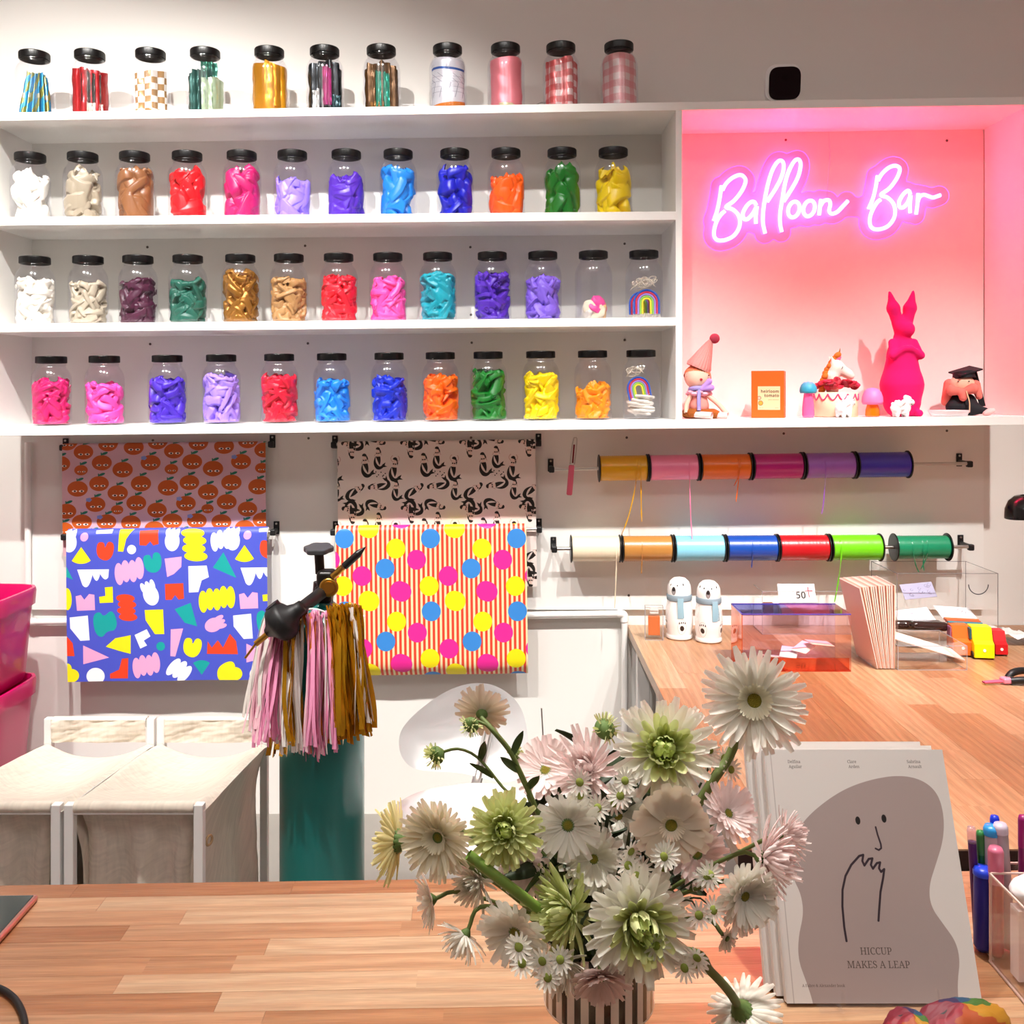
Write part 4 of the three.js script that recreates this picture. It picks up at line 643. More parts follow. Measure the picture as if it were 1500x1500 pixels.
function hamper(x0, label, seed) {
  const W = 0.3236, Dp = 0.6, H = 0.686, p = 0.022, t = thing('canvas_hamper', label, 'hamper', [x0 + W / 2, 0, -2.5], 'canvas hampers'), w = W / 2, d = Dp / 2;
  for (const [sx, sz] of [[-1, 1], [1, 1], [-1, -1], [1, -1]]) mesh('post', rbox(p, H, p, .002, sx * (w - p / 2), H / 2, sz * (d - p / 2)), M.white, t);
  for (const sz of [1, -1]) { mesh('rail', rbox(W - 2 * p, .02, .016, .002, 0, H - .014, sz * (d - p / 2)), M.white, t); mesh('rail', rbox(W - 2 * p, .02, .016, .002, 0, .08, sz * (d - p / 2)), M.white, t); }
  for (const sx of [1, -1]) mesh('rail', rbox(.016, .02, Dp - 2 * p, .002, sx * (w - p / 2), .08, 0), M.white, t);
  const n = (a, b, s = 0) => fbm(a * 7 + seed * 3, b * 7, seed + s) - 0.5;
  // flap folded over the rear rail
  mesh('rear_flap', clothGrid(24, 12, (a, b) => [(a - .5) * (W - 2 * p - .004), H - .002 - b * .066, -d + p + .004 + .01 * n(a * 2, b * 2, 1) + .003 * Math.sin(a * 9 + b * 3)]), linen, t);
  mesh('rear_flap_top', clothGrid(24, 6, (a, b) => { const th = b * Math.PI; return [(a - .5) * (W - 2 * p - .004), H - .003 + .006 * Math.sin(th), -d + p / 2 - Math.cos(th) * -.014]; }), linen, t);
  // sagging cover stretched from the rear flap to the front rail
  mesh('cover', clothGrid(40, 48, (a, b) => {
    const e = Math.abs(a - .5) * 2, scoop = Math.max(0, 1 - b / .3), sag = (1 - e ** 2.2) * (.06 * Math.sin(Math.PI * Math.min(1, b * 1.05)) + .05 * scoop * scoop), x = (a - .5) * (W + .004);
    return [x, H - .062 + .062 * Math.pow(b, .8) - sag + .004 * n(a, b) - Math.max(0, e - .9) * .16, -d + p + .003 + (Dp - p - .006) * b];
  }), linen, t);
  mesh('front_roll', clothGrid(40, 10, (a, b) => { const th = b * 3.6; return [(a - .5) * (W - 2 * p), H - .008 + .014 * Math.cos(th) + .003 * n(a * 3, b), d - p / 2 + .013 * Math.sin(th)]; }), linen, t);
  // hanging bag
  mesh('bag_front', clothGrid(40, 36, (a, b) => { const e = Math.abs(a - .5) * 2; return [(a - .5) * (W - 2 * p) * (1 - .08 * Math.sin(Math.min(1, b * 6) * 1.57) * e), H - .012 - b * .56, d - p - .004 - .03 * Math.sin(Math.min(1, b * 5) * 1.57) * (1 - Math.max(0, 1 - e) * .3) + .012 * Math.sin(a * 16 + 2 * n(a, b)) * Math.min(1, b * 4) * (1 - b * .6) + .01 * n(a * 2, b * 2, 5)]; }), linen, t);
  for (const s of [-1, 1]) mesh('bag_side', clothGrid(40, 36, (a, b) => [s * (w - .003 - .03 * Math.sin(Math.min(1, b * 4) * 1.57) + .01 * Math.sin(a * 11 + b * 2 + 3 * n(a, b, 7)) * b), H - .075 + .062 * Math.pow(a, .8) - b * .5 - .01, -d + p + (Dp - 2 * p) * a]), linen, t);
  mesh('bag_bottom', clothGrid(8, 8, (a, b) => [(a - .5) * (W - .07), .112, (b - .5) * (Dp - .08)]), linen, t);
  mesh('corner_loop', place(new THREE.TorusGeometry(.011, .003, 6, 14), { p: [w + .002, H - .1, d - .04], r: [0, 1.2, 0] }), std(0xb89a72, .8), t);
}
hamper(-1.374, 'white framed canvas hamper beside the pink bins', 2);
hamper(-1.042, 'white framed canvas hamper beside the teal helium cylinder', 5);

// helium cylinder with valve and inflator
const TX = -0.521, TZ = 2.6, TR = 0.1145;
{
  const t = thing('helium_cylinder', 'tall teal helium cylinder with brass valve and black balloon inflator', 'gas cylinder', [TX, 0, -TZ]);
  const teal = phys({ color: 0x067570, roughness: 0.3, clearcoat: 0.5, clearcoatRoughness: 0.2, bumpMap: plaster, bumpScale: 0.0008 });
  mesh('tank', lathe([[0, .006], [TR - .01, .0], [TR, .012], [TR, .93], [TR * .96, .975], [TR * .8, 1.02], [TR * .55, 1.05], [TR * .34, 1.062], [.03, 1.07], [.03, 1.085], [0, 1.085]], 56), teal, t);
  const k = TZ / FOC, L = (u, v, dz = 0) => { const p = px(u, v, TZ); return new THREE.Vector3(p.x - TX, p.y, dz); };
  mesh('valve_body', join([cyl(.024, .028, .05, 20, 0, 1.1, 0), rbox(.046, .05, .05, .012, L(476, 868).x, L(476, 868).y, .01, 3), rbox(.05, .05, .055, .014, L(480, 846).x, L(480, 846).y, .014, 3)]), std(0x1a1614, .35, { metalness: .4 }), t);
  const ring = new THREE.TorusGeometry(.02, .006, 10, 24); ring.translate(L(487, 855).x, L(487, 855).y, .05);
  mesh('brass_fitting', join([ring, place(cyl(.016, .016, .02, 20), { p: [L(487, 855).x, L(487, 855).y, .048], r: [Math.PI / 2, 0, 0] }), rodGeo(L(492, 840, .05), L(507, 826, .05), .009), place(new THREE.CylinderGeometry(.01, .01, .02, 6), { p: [L(503, 830).x, L(503, 830).y, .05], r: [0, 0, -.8] })]), M.brass, t);
  mesh('tilt_nozzle', join([rodGeo(L(509, 825, .05), L(530, 806, .05), .0105), place(new THREE.ConeGeometry(.0105, .03, 16), { p: [L(535, 801).x, L(535, 801).y, .05], r: [0, 0, -.83] })]), M.black, t);
  const knob = []; for (let i = 0; i < 72; i++) { const a = i / 72 * 2 * Math.PI; knob.push([Math.cos(a) * .036 * (1 + .07 * Math.cos(a * 6)), Math.sin(a) * .036 * (1 + .07 * Math.cos(a * 6))]); }
  const kg = prism(knob, .008, .003); kg.rotateX(-Math.PI / 2 + .15); kg.translate(L(467, 806).x, L(467, 806).y, 0); mesh('hand_wheel', kg, std(0x4c4d50, .4, { metalness: .3 }), t);
  mesh('wheel_stem', rodGeo(L(469, 840), L(467, 808), .013, 16), std(0x2a2320, .4, { metalness: .5 }), t);
  const bell = lathe([[.0, .0], [.012, .0], [.018, .01], [.046, .03], [.05, .04], [.05, .06], [.044, .07], [.026, .082], [.018, .1], [.016, .115], [0, .115]], 32);
  const dir = L(468, 866).sub(L(405, 915)).normalize(); bell.applyQuaternion(new THREE.Quaternion().setFromUnitVectors(new THREE.Vector3(0, 1, 0), dir)); bell.translate(...L(414, 905, .165).toArray());
  mesh('regulator_bell', bell, M.blackSatin, t);
  mesh('bell_cap', rodGeo(L(434, 884, .16), L(420, 866, .165), .02, 24), M.blackSatin, t);
  mesh('hose_link', rodGeo(L(452, 878, .16), L(478, 862, .035), .017, 18), M.blackSatin, t);
  mesh('brass_nozzle', join([rodGeo(L(415, 906, .165), L(399, 919, .17), .008), rodGeo(L(399, 919, .17), L(385, 938, .172), .0032)]), M.brass, t);
}
// tassel garland bunched round the cylinder's neck
{
  const t = thing('tassel_garland', 'garland of pink, white and gold tassels draped over the teal cylinder', 'garland');
  const paper = (c) => std(c, .75, { side: THREE.DoubleSide }), mats = { w: paper(0xf2ece6), p: paper(0xf09ac0), b: paper(0xf6c6d2), o: std(0xd07416, .5, { side: THREE.DoubleSide }), g: std(0xd29a1e, .26, { metalness: .65, side: THREE.DoubleSide }) };
  const r = rng(404), TF = 2.46;
  const strip = (a, b, w, bow, seed, foilish) => {
    const n = foilish ? 14 : 9, pos = [], idx = [], d = b.clone().sub(a); let tw = r() * 3;
    for (let i = 0; i <= n; i++) { const f = i / n, p = a.clone().addScaledVector(d, f), ease = Math.sin(f * Math.PI * .5); p.x = a.x + d.x * Math.pow(f, .62) + bow * Math.sin(f * 5 + seed) * .006 * f; p.z = a.z + d.z * ease + .006 * Math.sin(f * 4 + seed * 2) * f + (foilish ? (r() - .5) * .004 : 0); tw += (r() - .5) * (foilish ? 1.0 : .35); const ww = w * (.6 + .4 * Math.min(1, f * 4)) / 2, cx = Math.cos(tw * .5) * ww, cz = Math.sin(tw * .5) * ww; pos.push(p.x - cx, p.y, p.z - cz, p.x + cx, p.y, p.z + cz); if (i < n) { const k = i * 2; idx.push(k, k + 1, k + 2, k + 1, k + 3, k + 2); } }
    const g = new THREE.BufferGeometry(); g.setAttribute('position', new THREE.Float32BufferAttribute(pos, 3)); g.setIndex(idx); g.computeVertexNormals(); return g;
  };
  const T = [ // top u,v  bottom u range, v range, materials, count, depth at the bottom
    [404, 896, 356, 412, 1040, 1078, 'wwwb', 34, -.02], [418, 898, 368, 420, 1075, 1095, 'ppbp', 34, .0], [428, 902, 405, 442, 1078, 1104, 'wwgw', 26, .012], [440, 900, 396, 452, 1088, 1112, 'gggw', 24, -.03],
    [461, 900, 444, 472, 1090, 1116, 'pbpp', 32, .03], [455, 905, 448, 476, 1070, 1108, 'oop', 16, .02], [478, 902, 470, 498, 1080, 1108, 'pwgp', 26, .012], [492, 892, 478, 524, 1060, 1092, 'gggg', 44, .01], [512, 890, 505, 548, 1050, 1078, 'gggw', 44, -.015], [520, 892, 515, 545, 1062, 1082, 'gog', 22, -.05]];
  T.forEach(([u, v, ua, ub, va, vb, ms, n, dz], k) => {
    const tas = new THREE.Group(); tas.name = 'tassel'; t.add(tas); const top = px(u, v, TF + .02 - dz * .4), main = mats[ms[0]];
    const kn = place(sph(.008, 0, 0, 0, 12, 8), { p: [top.x, top.y + .002, top.z], s: [1.2, 1.5, .8] }); mesh('knot', kn, main, tas);
    for (let i = 0; i < n; i++) {
      const f = (i + r()) / n, c = ms[Math.floor(r() * ms.length)], bz = TF - dz - Math.sin(f * Math.PI) * .035 + (r() - .5) * .03, b = px(ua + (ub - ua) * f, va + (vb - va) * r(), bz), a = top.clone().add(new THREE.Vector3((r() - .5) * .045, (r() - .35) * .022, (r() - .4) * .03));
      mesh('strip', strip(a, b, c === 'g' ? .009 + r() * .006 : .008 + r() * .004, r() * 2, r() * 6, c === 'g'), mats[c], tas);
    }
  });
  const cord = []; for (let i = 0; i <= 14; i++) { const a = Math.PI * (.05 + .9 * i / 14); cord.push([TX - Math.cos(a) * .12, 1.05 - .03 * Math.sin(a * 3), -TZ + Math.sin(a) * .13]); }
  mesh('string', tube(cord, .003, 40, 6), mats.w, t);
}
// white moulded chair
{
  const t = thing('moulded_chair', 'white moulded swivel chair with rounded back shell standing by the wall', 'chair', [-.11, 0, -2.62]), shell = phys({ color: 0xf4f4f4, roughness: .25, clearcoat: .4 });
  const Zc = 2.9, k = Zc / FOC, out = [[585, 1078], [588, 1060], [602, 1042], [632, 1019], [662, 1004], [692, 998], [718, 1000], [742, 1012], [760, 1032], [769, 1058], [772, 1090], [770, 1118], [760, 1136], [740, 1142], [706, 1136], [668, 1126], [634, 1121], [605, 1114], [590, 1098]], cx = 688, cy = 1070;
  const c = new THREE.CatmullRomCurve3(out.map(([u, v]) => new THREE.Vector3((u - cx) * k, (cy - v) * k, 0)), true), N = 72, NR = 14, pos = [], idx = [];
  for (const side of [1, -1]) for (let j = 0; j <= NR; j++) for (let i = 0; i < N; i++) { const p = c.getPoint(i / N), f = j / NR, q = f; pos.push(p.x * q, p.y * q, -.075 * (1 - f * f) + .02 + side * .006 * Math.sqrt(Math.max(0, 1 - f ** 6)) + .05 * Math.abs(p.x * q) * 2); }
  const off = (NR + 1) * N; for (const s of [0, 1]) for (let j = 0; j < NR; j++) for (let i = 0; i < N; i++) { const a = s * off + j * N + i, b = s * off + j * N + (i + 1) % N; s ? idx.push(a, b, a + N, b, b + N, a + N) : idx.push(a, a + N, b, b, a + N, b + N); }
  const g = new THREE.BufferGeometry(); g.setAttribute('position', new THREE.Float32BufferAttribute(pos, 3)); g.setIndex(idx); g.computeVertexNormals();
  const bc = px(cx, cy, Zc); g.rotateY(.12); g.translate(bc.x + .11, bc.y, -Zc + 2.62); mesh('back_shell', g, shell, t);
  const seat = lathe([[0, .43], [.12, .432], [.2, .445], [.225, .462], [.222, .472], [.195, .468], [.12, .452], [0, .448]], 56); seat.scale(1.05, 1, 1.0); mesh('seat_shell', seat, shell, t);
  mesh('back_support', tube([[0, .43, -.1], [.0, .45, -.24], [.02, .52, -.3], [.04, .62, -.29]], .016, 30, 10), M.steel, t);
  mesh('side_rail', tube([[.2, .46, -.08], [.205, .56, -.24], [.2, .68, -.27]], .0022, 24, 8), M.steel, t);
  mesh('post', cyl(.03, .03, .4, 24, 0, .23, 0), M.steel, t); mesh('foot_plate', lathe([[0, .001], [.21, .001], [.21, .008], [.06, .03], [.03, .06], [0, .06]], 48), M.steel, t);
}
// ---------------------------------------------------------------- wooden tops
const woodTex = dataTex(1024, 512, (x, y) => {
  const g = fbm(x * 5, y * 46, 21, 5), ring = Math.sin((y * 13 + 2.6 * fbm(x * 2.2, y * 3.2, 8, 3)) * 2 * Math.PI), fine = fbm(x * 26, y * 240, 33, 3);
  const v = 0.80 + 0.16 * (g - 0.5) + 0.02 * ring + 0.15 * (fine - 0.45); return [v, v * (0.955 + 0.02 * ring), v * (0.9 + 0.03 * ring)];
});
const woodBump = dataTex(512, 256, (x, y) => { const n = fbm(x * 20, y * 180, 41, 3); return [n, n, n]; }, false);
const woodTone = [0xd8a883, 0xcb976f, 0xdfb591, 0xbd855e, 0xd29e77, 0xc68d65, 0xe6c4a3].map((c) => std(c, 0.34, { map: woodTex, bumpMap: woodBump, bumpScale: 0.0004 }));
// one stave per piece of the glued-up top; texture coordinates in metres along the grain
function staves(parent, x0, x1, z0, z1, y, th, rowW, len, alongX, seed, clip) {
  const r = rng(seed), L0 = alongX ? x0 : z0, L1 = alongX ? x1 : z1, R0 = alongX ? z0 : x0, R1 = alongX ? z1 : x1, n = Math.round((R1 - R0) / rowW), w = (R1 - R0) / n, cache = new Map();
  for (let i = 0; i < n; i++) {
    let a = L0 - r() * len * .8;
    while (a < L1) {
      const l = len * (.6 + .2 * Math.floor(r() * 5)), s = Math.max(a, L0), e = Math.min(a + l, L1); a += l; if (e - s < .012) continue;
      const ln = e - s, kk = Math.round(ln * 200) + '_' + Math.floor(r() * 4); let g = cache.get(kk);
      if (!g) {
        const bl = Math.round(ln * 200) / 200; g = alongX ? box(ln - .0003, th, w - .0003) : box(w - .0003, th, ln - .0003); const p = g.attributes.position, uv = g.attributes.uv, ox = r() * 3, oy = r() * 3;
        for (let q = 0; q < p.count; q++) { const al = alongX ? p.getX(q) : p.getZ(q), ac = alongX ? p.getZ(q) : p.getX(q); uv.setXY(q, al * 1.3 + ox, (ac + p.getY(q)) * 3.2 + oy); } cache.set(kk, g);
      }
      const m = mesh('stave', g, woodTone[Math.floor(r() * woodTone.length)], parent), mid = (s + e) / 2, across = R0 + (i + .5) * w; m.scale.set(1, 1, 1);
      m.position.set(alongX ? mid : across, y - th / 2 - r() * .00025, alongX ? across : mid);
    }
  }
}
// return counter along the side, boards running towards the wall
{
  const x0 = 0.4495, x1 = 2.55, zb = -(ZWALL - .004), zf = -1.885, t = thing('side_counter', 'wooden side counter of orange brown boards running out from the wall', 'counter');
  const top = new THREE.Group(); top.name = 'worktop'; t.add(top); staves(top, x0, x1, zb, zf, COUNTER_Y, .036, .088, .62, false, 71);
  mesh('side_panel', box(.018, COUNTER_Y - .037, -zb + zf - .45, x0 + .055, (COUNTER_Y - .037) / 2, (zb + zf) / 2 + .2), std(0xb9b4ae, .6), t);
  mesh('leg', rbox(.045, COUNTER_Y - .037, .045, .002, x0 + .04, (COUNTER_Y - .037) / 2, zb + .14), M.white, t);
  mesh('shade_band', box(x1 - x0, .034, .003, (x0 + x1) / 2, COUNTER_Y - .0195, zf + .0018), std(0x2a130a, .5), t);  // dark strip over the stave ends, shade put in as colour
  mesh('end_panel', box(x1 - x0 - .04, COUNTER_Y - .037, .018, (x0 + x1) / 2, (COUNTER_Y - .037) / 2, zf - .02), std(0x2a130a, .5), t);  // end face coloured dark brown for the shade it stands in
}
// front desk, turned a little, boards running sideways
const deskTurn = Math.atan(0.029), deskBackAt0 = 1.399;
{
  const t = thing('front_desk', 'wooden front desk of pale brown glued staves in the foreground', 'desk', [0, 0, -deskBackAt0]); t.rotation.y = deskTurn;
  const top = new THREE.Group(); top.name = 'desk_top'; t.add(top); staves(top, -1.5, 1.45, 0, .62, DESK_Y, .04, .0365, .52, true, 17);
  mesh('front_board', box(2.9, DESK_Y - .041, .03, -.02, (DESK_Y - .041) / 2, .56), M.white, t);
  for (const x of [-1.46, 1.42]) mesh('end_board', box(.03, DESK_Y - .041, .5, x, (DESK_Y - .041) / 2, .295), M.white, t);
}
// ---------------------------------------------------------------- things on the side counter
const onC = (u, v) => { const Z = zOnPlane(v, COUNTER_Y); return px(u, v, Z).setY(COUNTER_Y + .0005); };
const mpp = (v) => zOnPlane(v, COUNTER_Y) / FOC;
function panes(parent, name, mat, list) { for (const g of list) mesh(name, g, mat, parent); }
const openBox = (w, h, d, th = .0025) => [box(w, th, d, 0, th / 2, 0), box(w, h, th, 0, h / 2, d / 2 - th / 2), box(w, h, th, 0, h / 2, -d / 2 + th / 2), box(th, h, d - 2 * th, -w / 2 + th / 2, h / 2, 0), box(th, h, d - 2 * th, w / 2 - th / 2, h / 2, 0)];
const acrylicEdge = std(0xa9a5a8, .15);
const edgeFrame = (w, h, d, t = .0016) => { const l = []; for (const a of [-1, 1]) for (const b of [-1, 1]) { l.push(box(w, t, t, 0, a < 0 ? t / 2 : h - t / 2, b * d / 2), box(t, h, t, a * w / 2, h / 2, b * d / 2), box(t, t, d, a * w / 2, b < 0 ? t / 2 : h - t / 2, 0)); } return join(l); };
// nesting doll bears
const bearTex = (variant) => canvasTex(1024, 512, (x, W, H) => {   // u once round the figure, v from foot to crown; painted front at u = 0.5
  x.fillStyle = '#f3efec'; x.fillRect(0, 0, W, H); const Y = (v) => H * (1 - v), X = (a) => W * (.5 + a / 360);
  x.fillStyle = '#8fa0ab'; x.fillRect(0, Y(.72), W, H * .095); x.fillStyle = '#7f93a0'; for (let i = 0; i < 150; i++) x.fillRect(i * 6.9, Y(.72) + (i * 37 % 40), 3, 4);
  const sx = variant ? 42 : 12; x.fillStyle = '#9dbfcc'; poly(x, [[X(sx - 13), Y(.7)], [X(sx + 12), Y(.7)], [X(sx + 15), Y(.37)], [X(sx - 11), Y(.36)]]); x.fillStyle = '#5f8193'; for (let i = 0; i < 40; i++) x.fillRect(X(sx - 10) + (i * 29 % 62), Y(.68) + (i * 53 % 150), 4, 4); x.strokeStyle = '#32464f'; x.lineWidth = 3; x.strokeRect(X(sx - 12), Y(.7), X(24) - X(0), H * .33);
  const fx = variant ? 2 : -22; x.fillStyle = '#3b3434'; x.beginPath(); x.ellipse(X(fx), Y(.795), 30, 34, 0, 0, 7); x.fill(); x.fillStyle = '#9a9292'; x.beginPath(); x.ellipse(X(fx), Y(.775), 22, 20, 0, 0, 7); x.fill(); x.fillStyle = '#231c1c'; x.beginPath(); x.ellipse(X(fx), Y(.815), 17, 15, 0, 0, 7); x.fill();
  for (const e of [-22, 18]) { x.fillStyle = '#1c1818'; x.beginPath(); x.ellipse(X(fx + e), Y(.885), 9, 8, 0, 0, 7); x.fill(); } x.fillStyle = '#332c2c'; for (const e of [-52, 50]) { x.beginPath(); x.ellipse(X(fx + e), Y(.9), 12, 10, 0, 0, 7); x.fill(); }
  x.strokeStyle = '#cfc8c4'; x.lineWidth = 3; for (const e of [-55, 45]) { x.beginPath(); x.ellipse(X(e), Y(.48), 32, 62, .5, 0, 7); x.stroke(); }
  for (const e of variant ? [-22, 72] : [18, -70]) { x.fillStyle = '#221a1c'; x.beginPath(); x.ellipse(X(e), Y(.2), 26, 22, .3, 0, 7); x.fill(); for (let i = 0; i < 4; i++) { x.beginPath(); x.ellipse(X(e - 11 + i * 8), Y(.285 + .01 * Math.sin(i)), 6, 9, .2, 0, 7); x.fill(); } x.strokeStyle = '#b8b0ac'; x.beginPath(); x.ellipse(X(e), Y(.22), 52, 62, .2, 0, 7); x.stroke(); }
});
for (const [u, v, h, va, lab] of [[995, 937, 90, 0, 'white polar bear nesting figure looking left with a blue grey scarf'], [1038, 941.5, 90, 1, 'white polar bear nesting figure facing forward with a blue grey scarf']]) {
  const k = mpp(v), H = h * k, R = 20.5 * k, t = thing('bear_figure', lab, 'figurine', onC(u, v - 3), 'polar bear figures'); t.rotation.y = -.28;
  const prof = [[0, .001], [R * .9, .001], [R * .95, H * .02], [R * .93, H * .07], [R * .88, H * .085], [R * .97, H * .2], [R, H * .34], [R * .95, H * .5], [R * .85, H * .62], [R * .84, H * .7], [R * .86, H * .78], [R * .82, H * .86], [R * .68, H * .93], [R * .42, H * .98], [0, H]];
  const g = lathe(prof, 48), p = g.attributes.position, uv = g.attributes.uv; for (let i = 0; i < p.count; i++) uv.setXY(i, (uv.getX(i) + .5) % 1.0001, p.getY(i) / H); g.rotateY(0);
  for (let i = 0; i < p.count; i++) { const s = Math.floor(i / prof.length); uv.setX(i, s / 48); } g.rotateY(Math.PI);
  mesh('body', g, phys({ color: 0xffffff, roughness: .3, clearcoat: .6, map: bearTex(va) }), t);
  const band = lathe([[R * .86, H * .625], [R * .9, H * .63], [R * .91, H * .67], [R * .9, H * .715], [R * .86, H * .72]], 40); mesh('scarf', band, std(0x8b9da9, .7), t);
  const tail = clothGrid(4, 10, (a, b) => { const ang = (va ? .55 : .2) + (a - .5) * .42, rr = R * (1.0 + .04 * Math.sin(b * 3)); return [Math.sin(ang) * rr, H * (.69 - b * .33), Math.cos(ang) * rr + .001]; }); mesh('scarf_end', tail, std(0x93b7c6, .7, { side: THREE.DoubleSide }), t);
}
// small clear display block with an orange insert
{
  const k = mpp(937), t = thing('clear_display_block', 'small clear acrylic block with an orange insert beside the bears', 'display', onC(958, 936)); t.rotation.y = -.1;
  panes(t, 'acrylic_wall', M.acrylic, openBox(26 * k, 48 * k, .04)); mesh('polished_edges', edgeFrame(26 * k, 48 * k, .04), acrylicEdge, t); mesh('insert', rbox(17 * k, 28 * k, .02, .002, 0, 20 * k, 0), std(0xd0692e, .4), t); panes(t, 'acrylic_sheet', M.acrylic, [box(24 * k, 88 * k, .003, 0, 44 * k, -.024), box(.003, 80 * k, .03, 10 * k, 40 * k, -.035)]);
  mesh('cap', rbox(13 * k, 10 * k, .02, .003, 0, 42 * k, 0), std(0xe8e4e2, .4), t);
}
// iridescent acrylic box
{
  const Zf = 3.074, x0 = .747, x1 = 1.1, h = .186, d = .148, t = thing('iridescent_box', 'clear iridescent acrylic box tinted orange, pink and blue holding cards', 'box', [(x0 + x1) / 2, COUNTER_Y + .0005, -Zf - d / 2]), w = x1 - x0;
  const tint = (c) => phys({ color: c, roughness: .02, transmission: 1, thickness: 0, ior: 1.5, iridescence: 1 });
  mesh('front_pane', box(w, h, .003, 0, h / 2, d / 2), tint(0xfff6f2), t); mesh('base_pane', box(w, .004, d, 0, .002, 0), tint(0xffb890), t); mesh('lower_band', box(w - .006, .04, .003, 0, .022, d / 2 - .006), tint(0xffb880), t);
  mesh('side_pane', box(.003, h, d, -w / 2, h / 2, 0), tint(0xffbf98), t); mesh('side_pane', box(.003, h, d, w / 2, h / 2, 0), tint(0xffeee8), t); mesh('back_pane', box(w, h, .003, 0, h / 2, -d / 2), tint(0xf6ecfc), t);
  mesh('lid_pane', box(w * .5, .003, d, -w * .25, h, 0), tint(0xd6e4ff), t); mesh('lid_pane', box(w * .5, .003, d, w * .25, h, 0), tint(0xfadcf2), t);
  mesh('rim', join([box(w, .004, .004, 0, h, d / 2), box(w, .004, .004, 0, h, -d / 2), box(.004, .004, d, -w / 2, h, 0)]), std(0x6a58c0, .15, { metalness: .4 }), t);
  const r = rng(5), cardM = [std(0xf4eef0, .6), std(0xf0dcd8, .6), std(0xdfe6f2, .6)]; for (let i = 0; i < 5; i++) { const m = solo('gift_card', ['plain white', 'folded cream', 'small pale', 'larger white', 'pale grey'][i] + ' card lying inside the iridescent box', 'card', rbox(.08, .002, .055, .0006), cardM[i % 3], [.82 + i * .05, COUNTER_Y + .012 + i * .016, -Zf - d / 2 + (r() - .5) * .02]); m.rotation.set(.25 * (r() - .5), r() * 1.2, .3 * (r() - .5)); }
}
// clear trays at the back with a white card
{
  const t = thing('clear_tray', 'low clear acrylic tray behind the iridescent box', 'tray', onC(1180, 923)), k = mpp(923); panes(t, 'acrylic_wall', M.acrylic, openBox(140 * k, 62 * k, .13)); mesh('polished_edges', edgeFrame(140 * k, 62 * k, .13), acrylicEdge, t); panes(t, 'acrylic_divider', M.acrylic, [box(.0025, 60 * k, .12, -20 * k, 30 * k, 0), box(.0025, 55 * k, .12, 40 * k, 30 * k, 0)]);
  const c = canvasTex(256, 160, (x) => { x.fillStyle = '#f5f2f2'; x.fillRect(0, 0, 256, 160); x.strokeStyle = '#c9c2c4'; x.lineWidth = 5; x.beginPath(); x.arc(60, 130, 34, 3.3, 6); x.stroke(); x.fillStyle = '#14100f'; x.font = 'bold 66px sans-serif'; x.fillText('50', 118, 100); x.strokeStyle = '#a02034'; x.lineWidth = 6; x.beginPath(); x.moveTo(208, 20); x.lineTo(212, 92); x.moveTo(186, 50); x.lineTo(240, 46); x.stroke(); });
  const m = solo('price_card', 'white card printed with the number 50 in the clear tray', 'card', box(54 * k, 34 * k, .0015), std(0xffffff, .6, { map: c }), onC(1165, 923)); m.position.y += 52 * k; m.position.z += .02; m.rotation.x = -.35;
  solo('ornament_pack', 'small brown packet in the clear tray', 'packet', rbox(14 * k, 16 * k, .02, .003), std(0x8a5a44, .6), onC(1123, 923).add(new THREE.Vector3(0, 34 * k, .02)));
}
// standing cards in a clear holder
{
  const P = onC(1300, 982), t = thing('card_holder', 'clear acrylic holder keeping the pink cards upright', 'holder', P); panes(t, 'acrylic_wall', M.acrylic, [box(.075, .003, .17, 0, .0015, -.09), box(.0025, .2, .17, .036, .1, -.09), box(.0025, .12, .17, -.036, .06, -.09), box(.072, .05, .0025, 0, .025, -.005)]);
  const cm = [0xf3cfc4, 0xf6dccf, 0xe9b9ab, 0xf8e6da, 0xd9a48c].map((c) => std(c, .7)), g = box(.0022, .27, .165, 0, .135, -.085), N = 24;
  for (let i = 0; i < N; i++) { const f = i / (N - 1), m = solo('greeting_card', 'pale pink card in the fanned upright stack in the clear holder', 'card', g, cm[(i * 7) % 5], [P.x - .03 + .058 * f, P.y + .004, P.z - .002 - (i * 13 % 5) * .002], 'pink greeting cards'); m.rotation.z = .235 * (1 - f) - .01; m.rotation.y = .05 * (1 - f); }
}
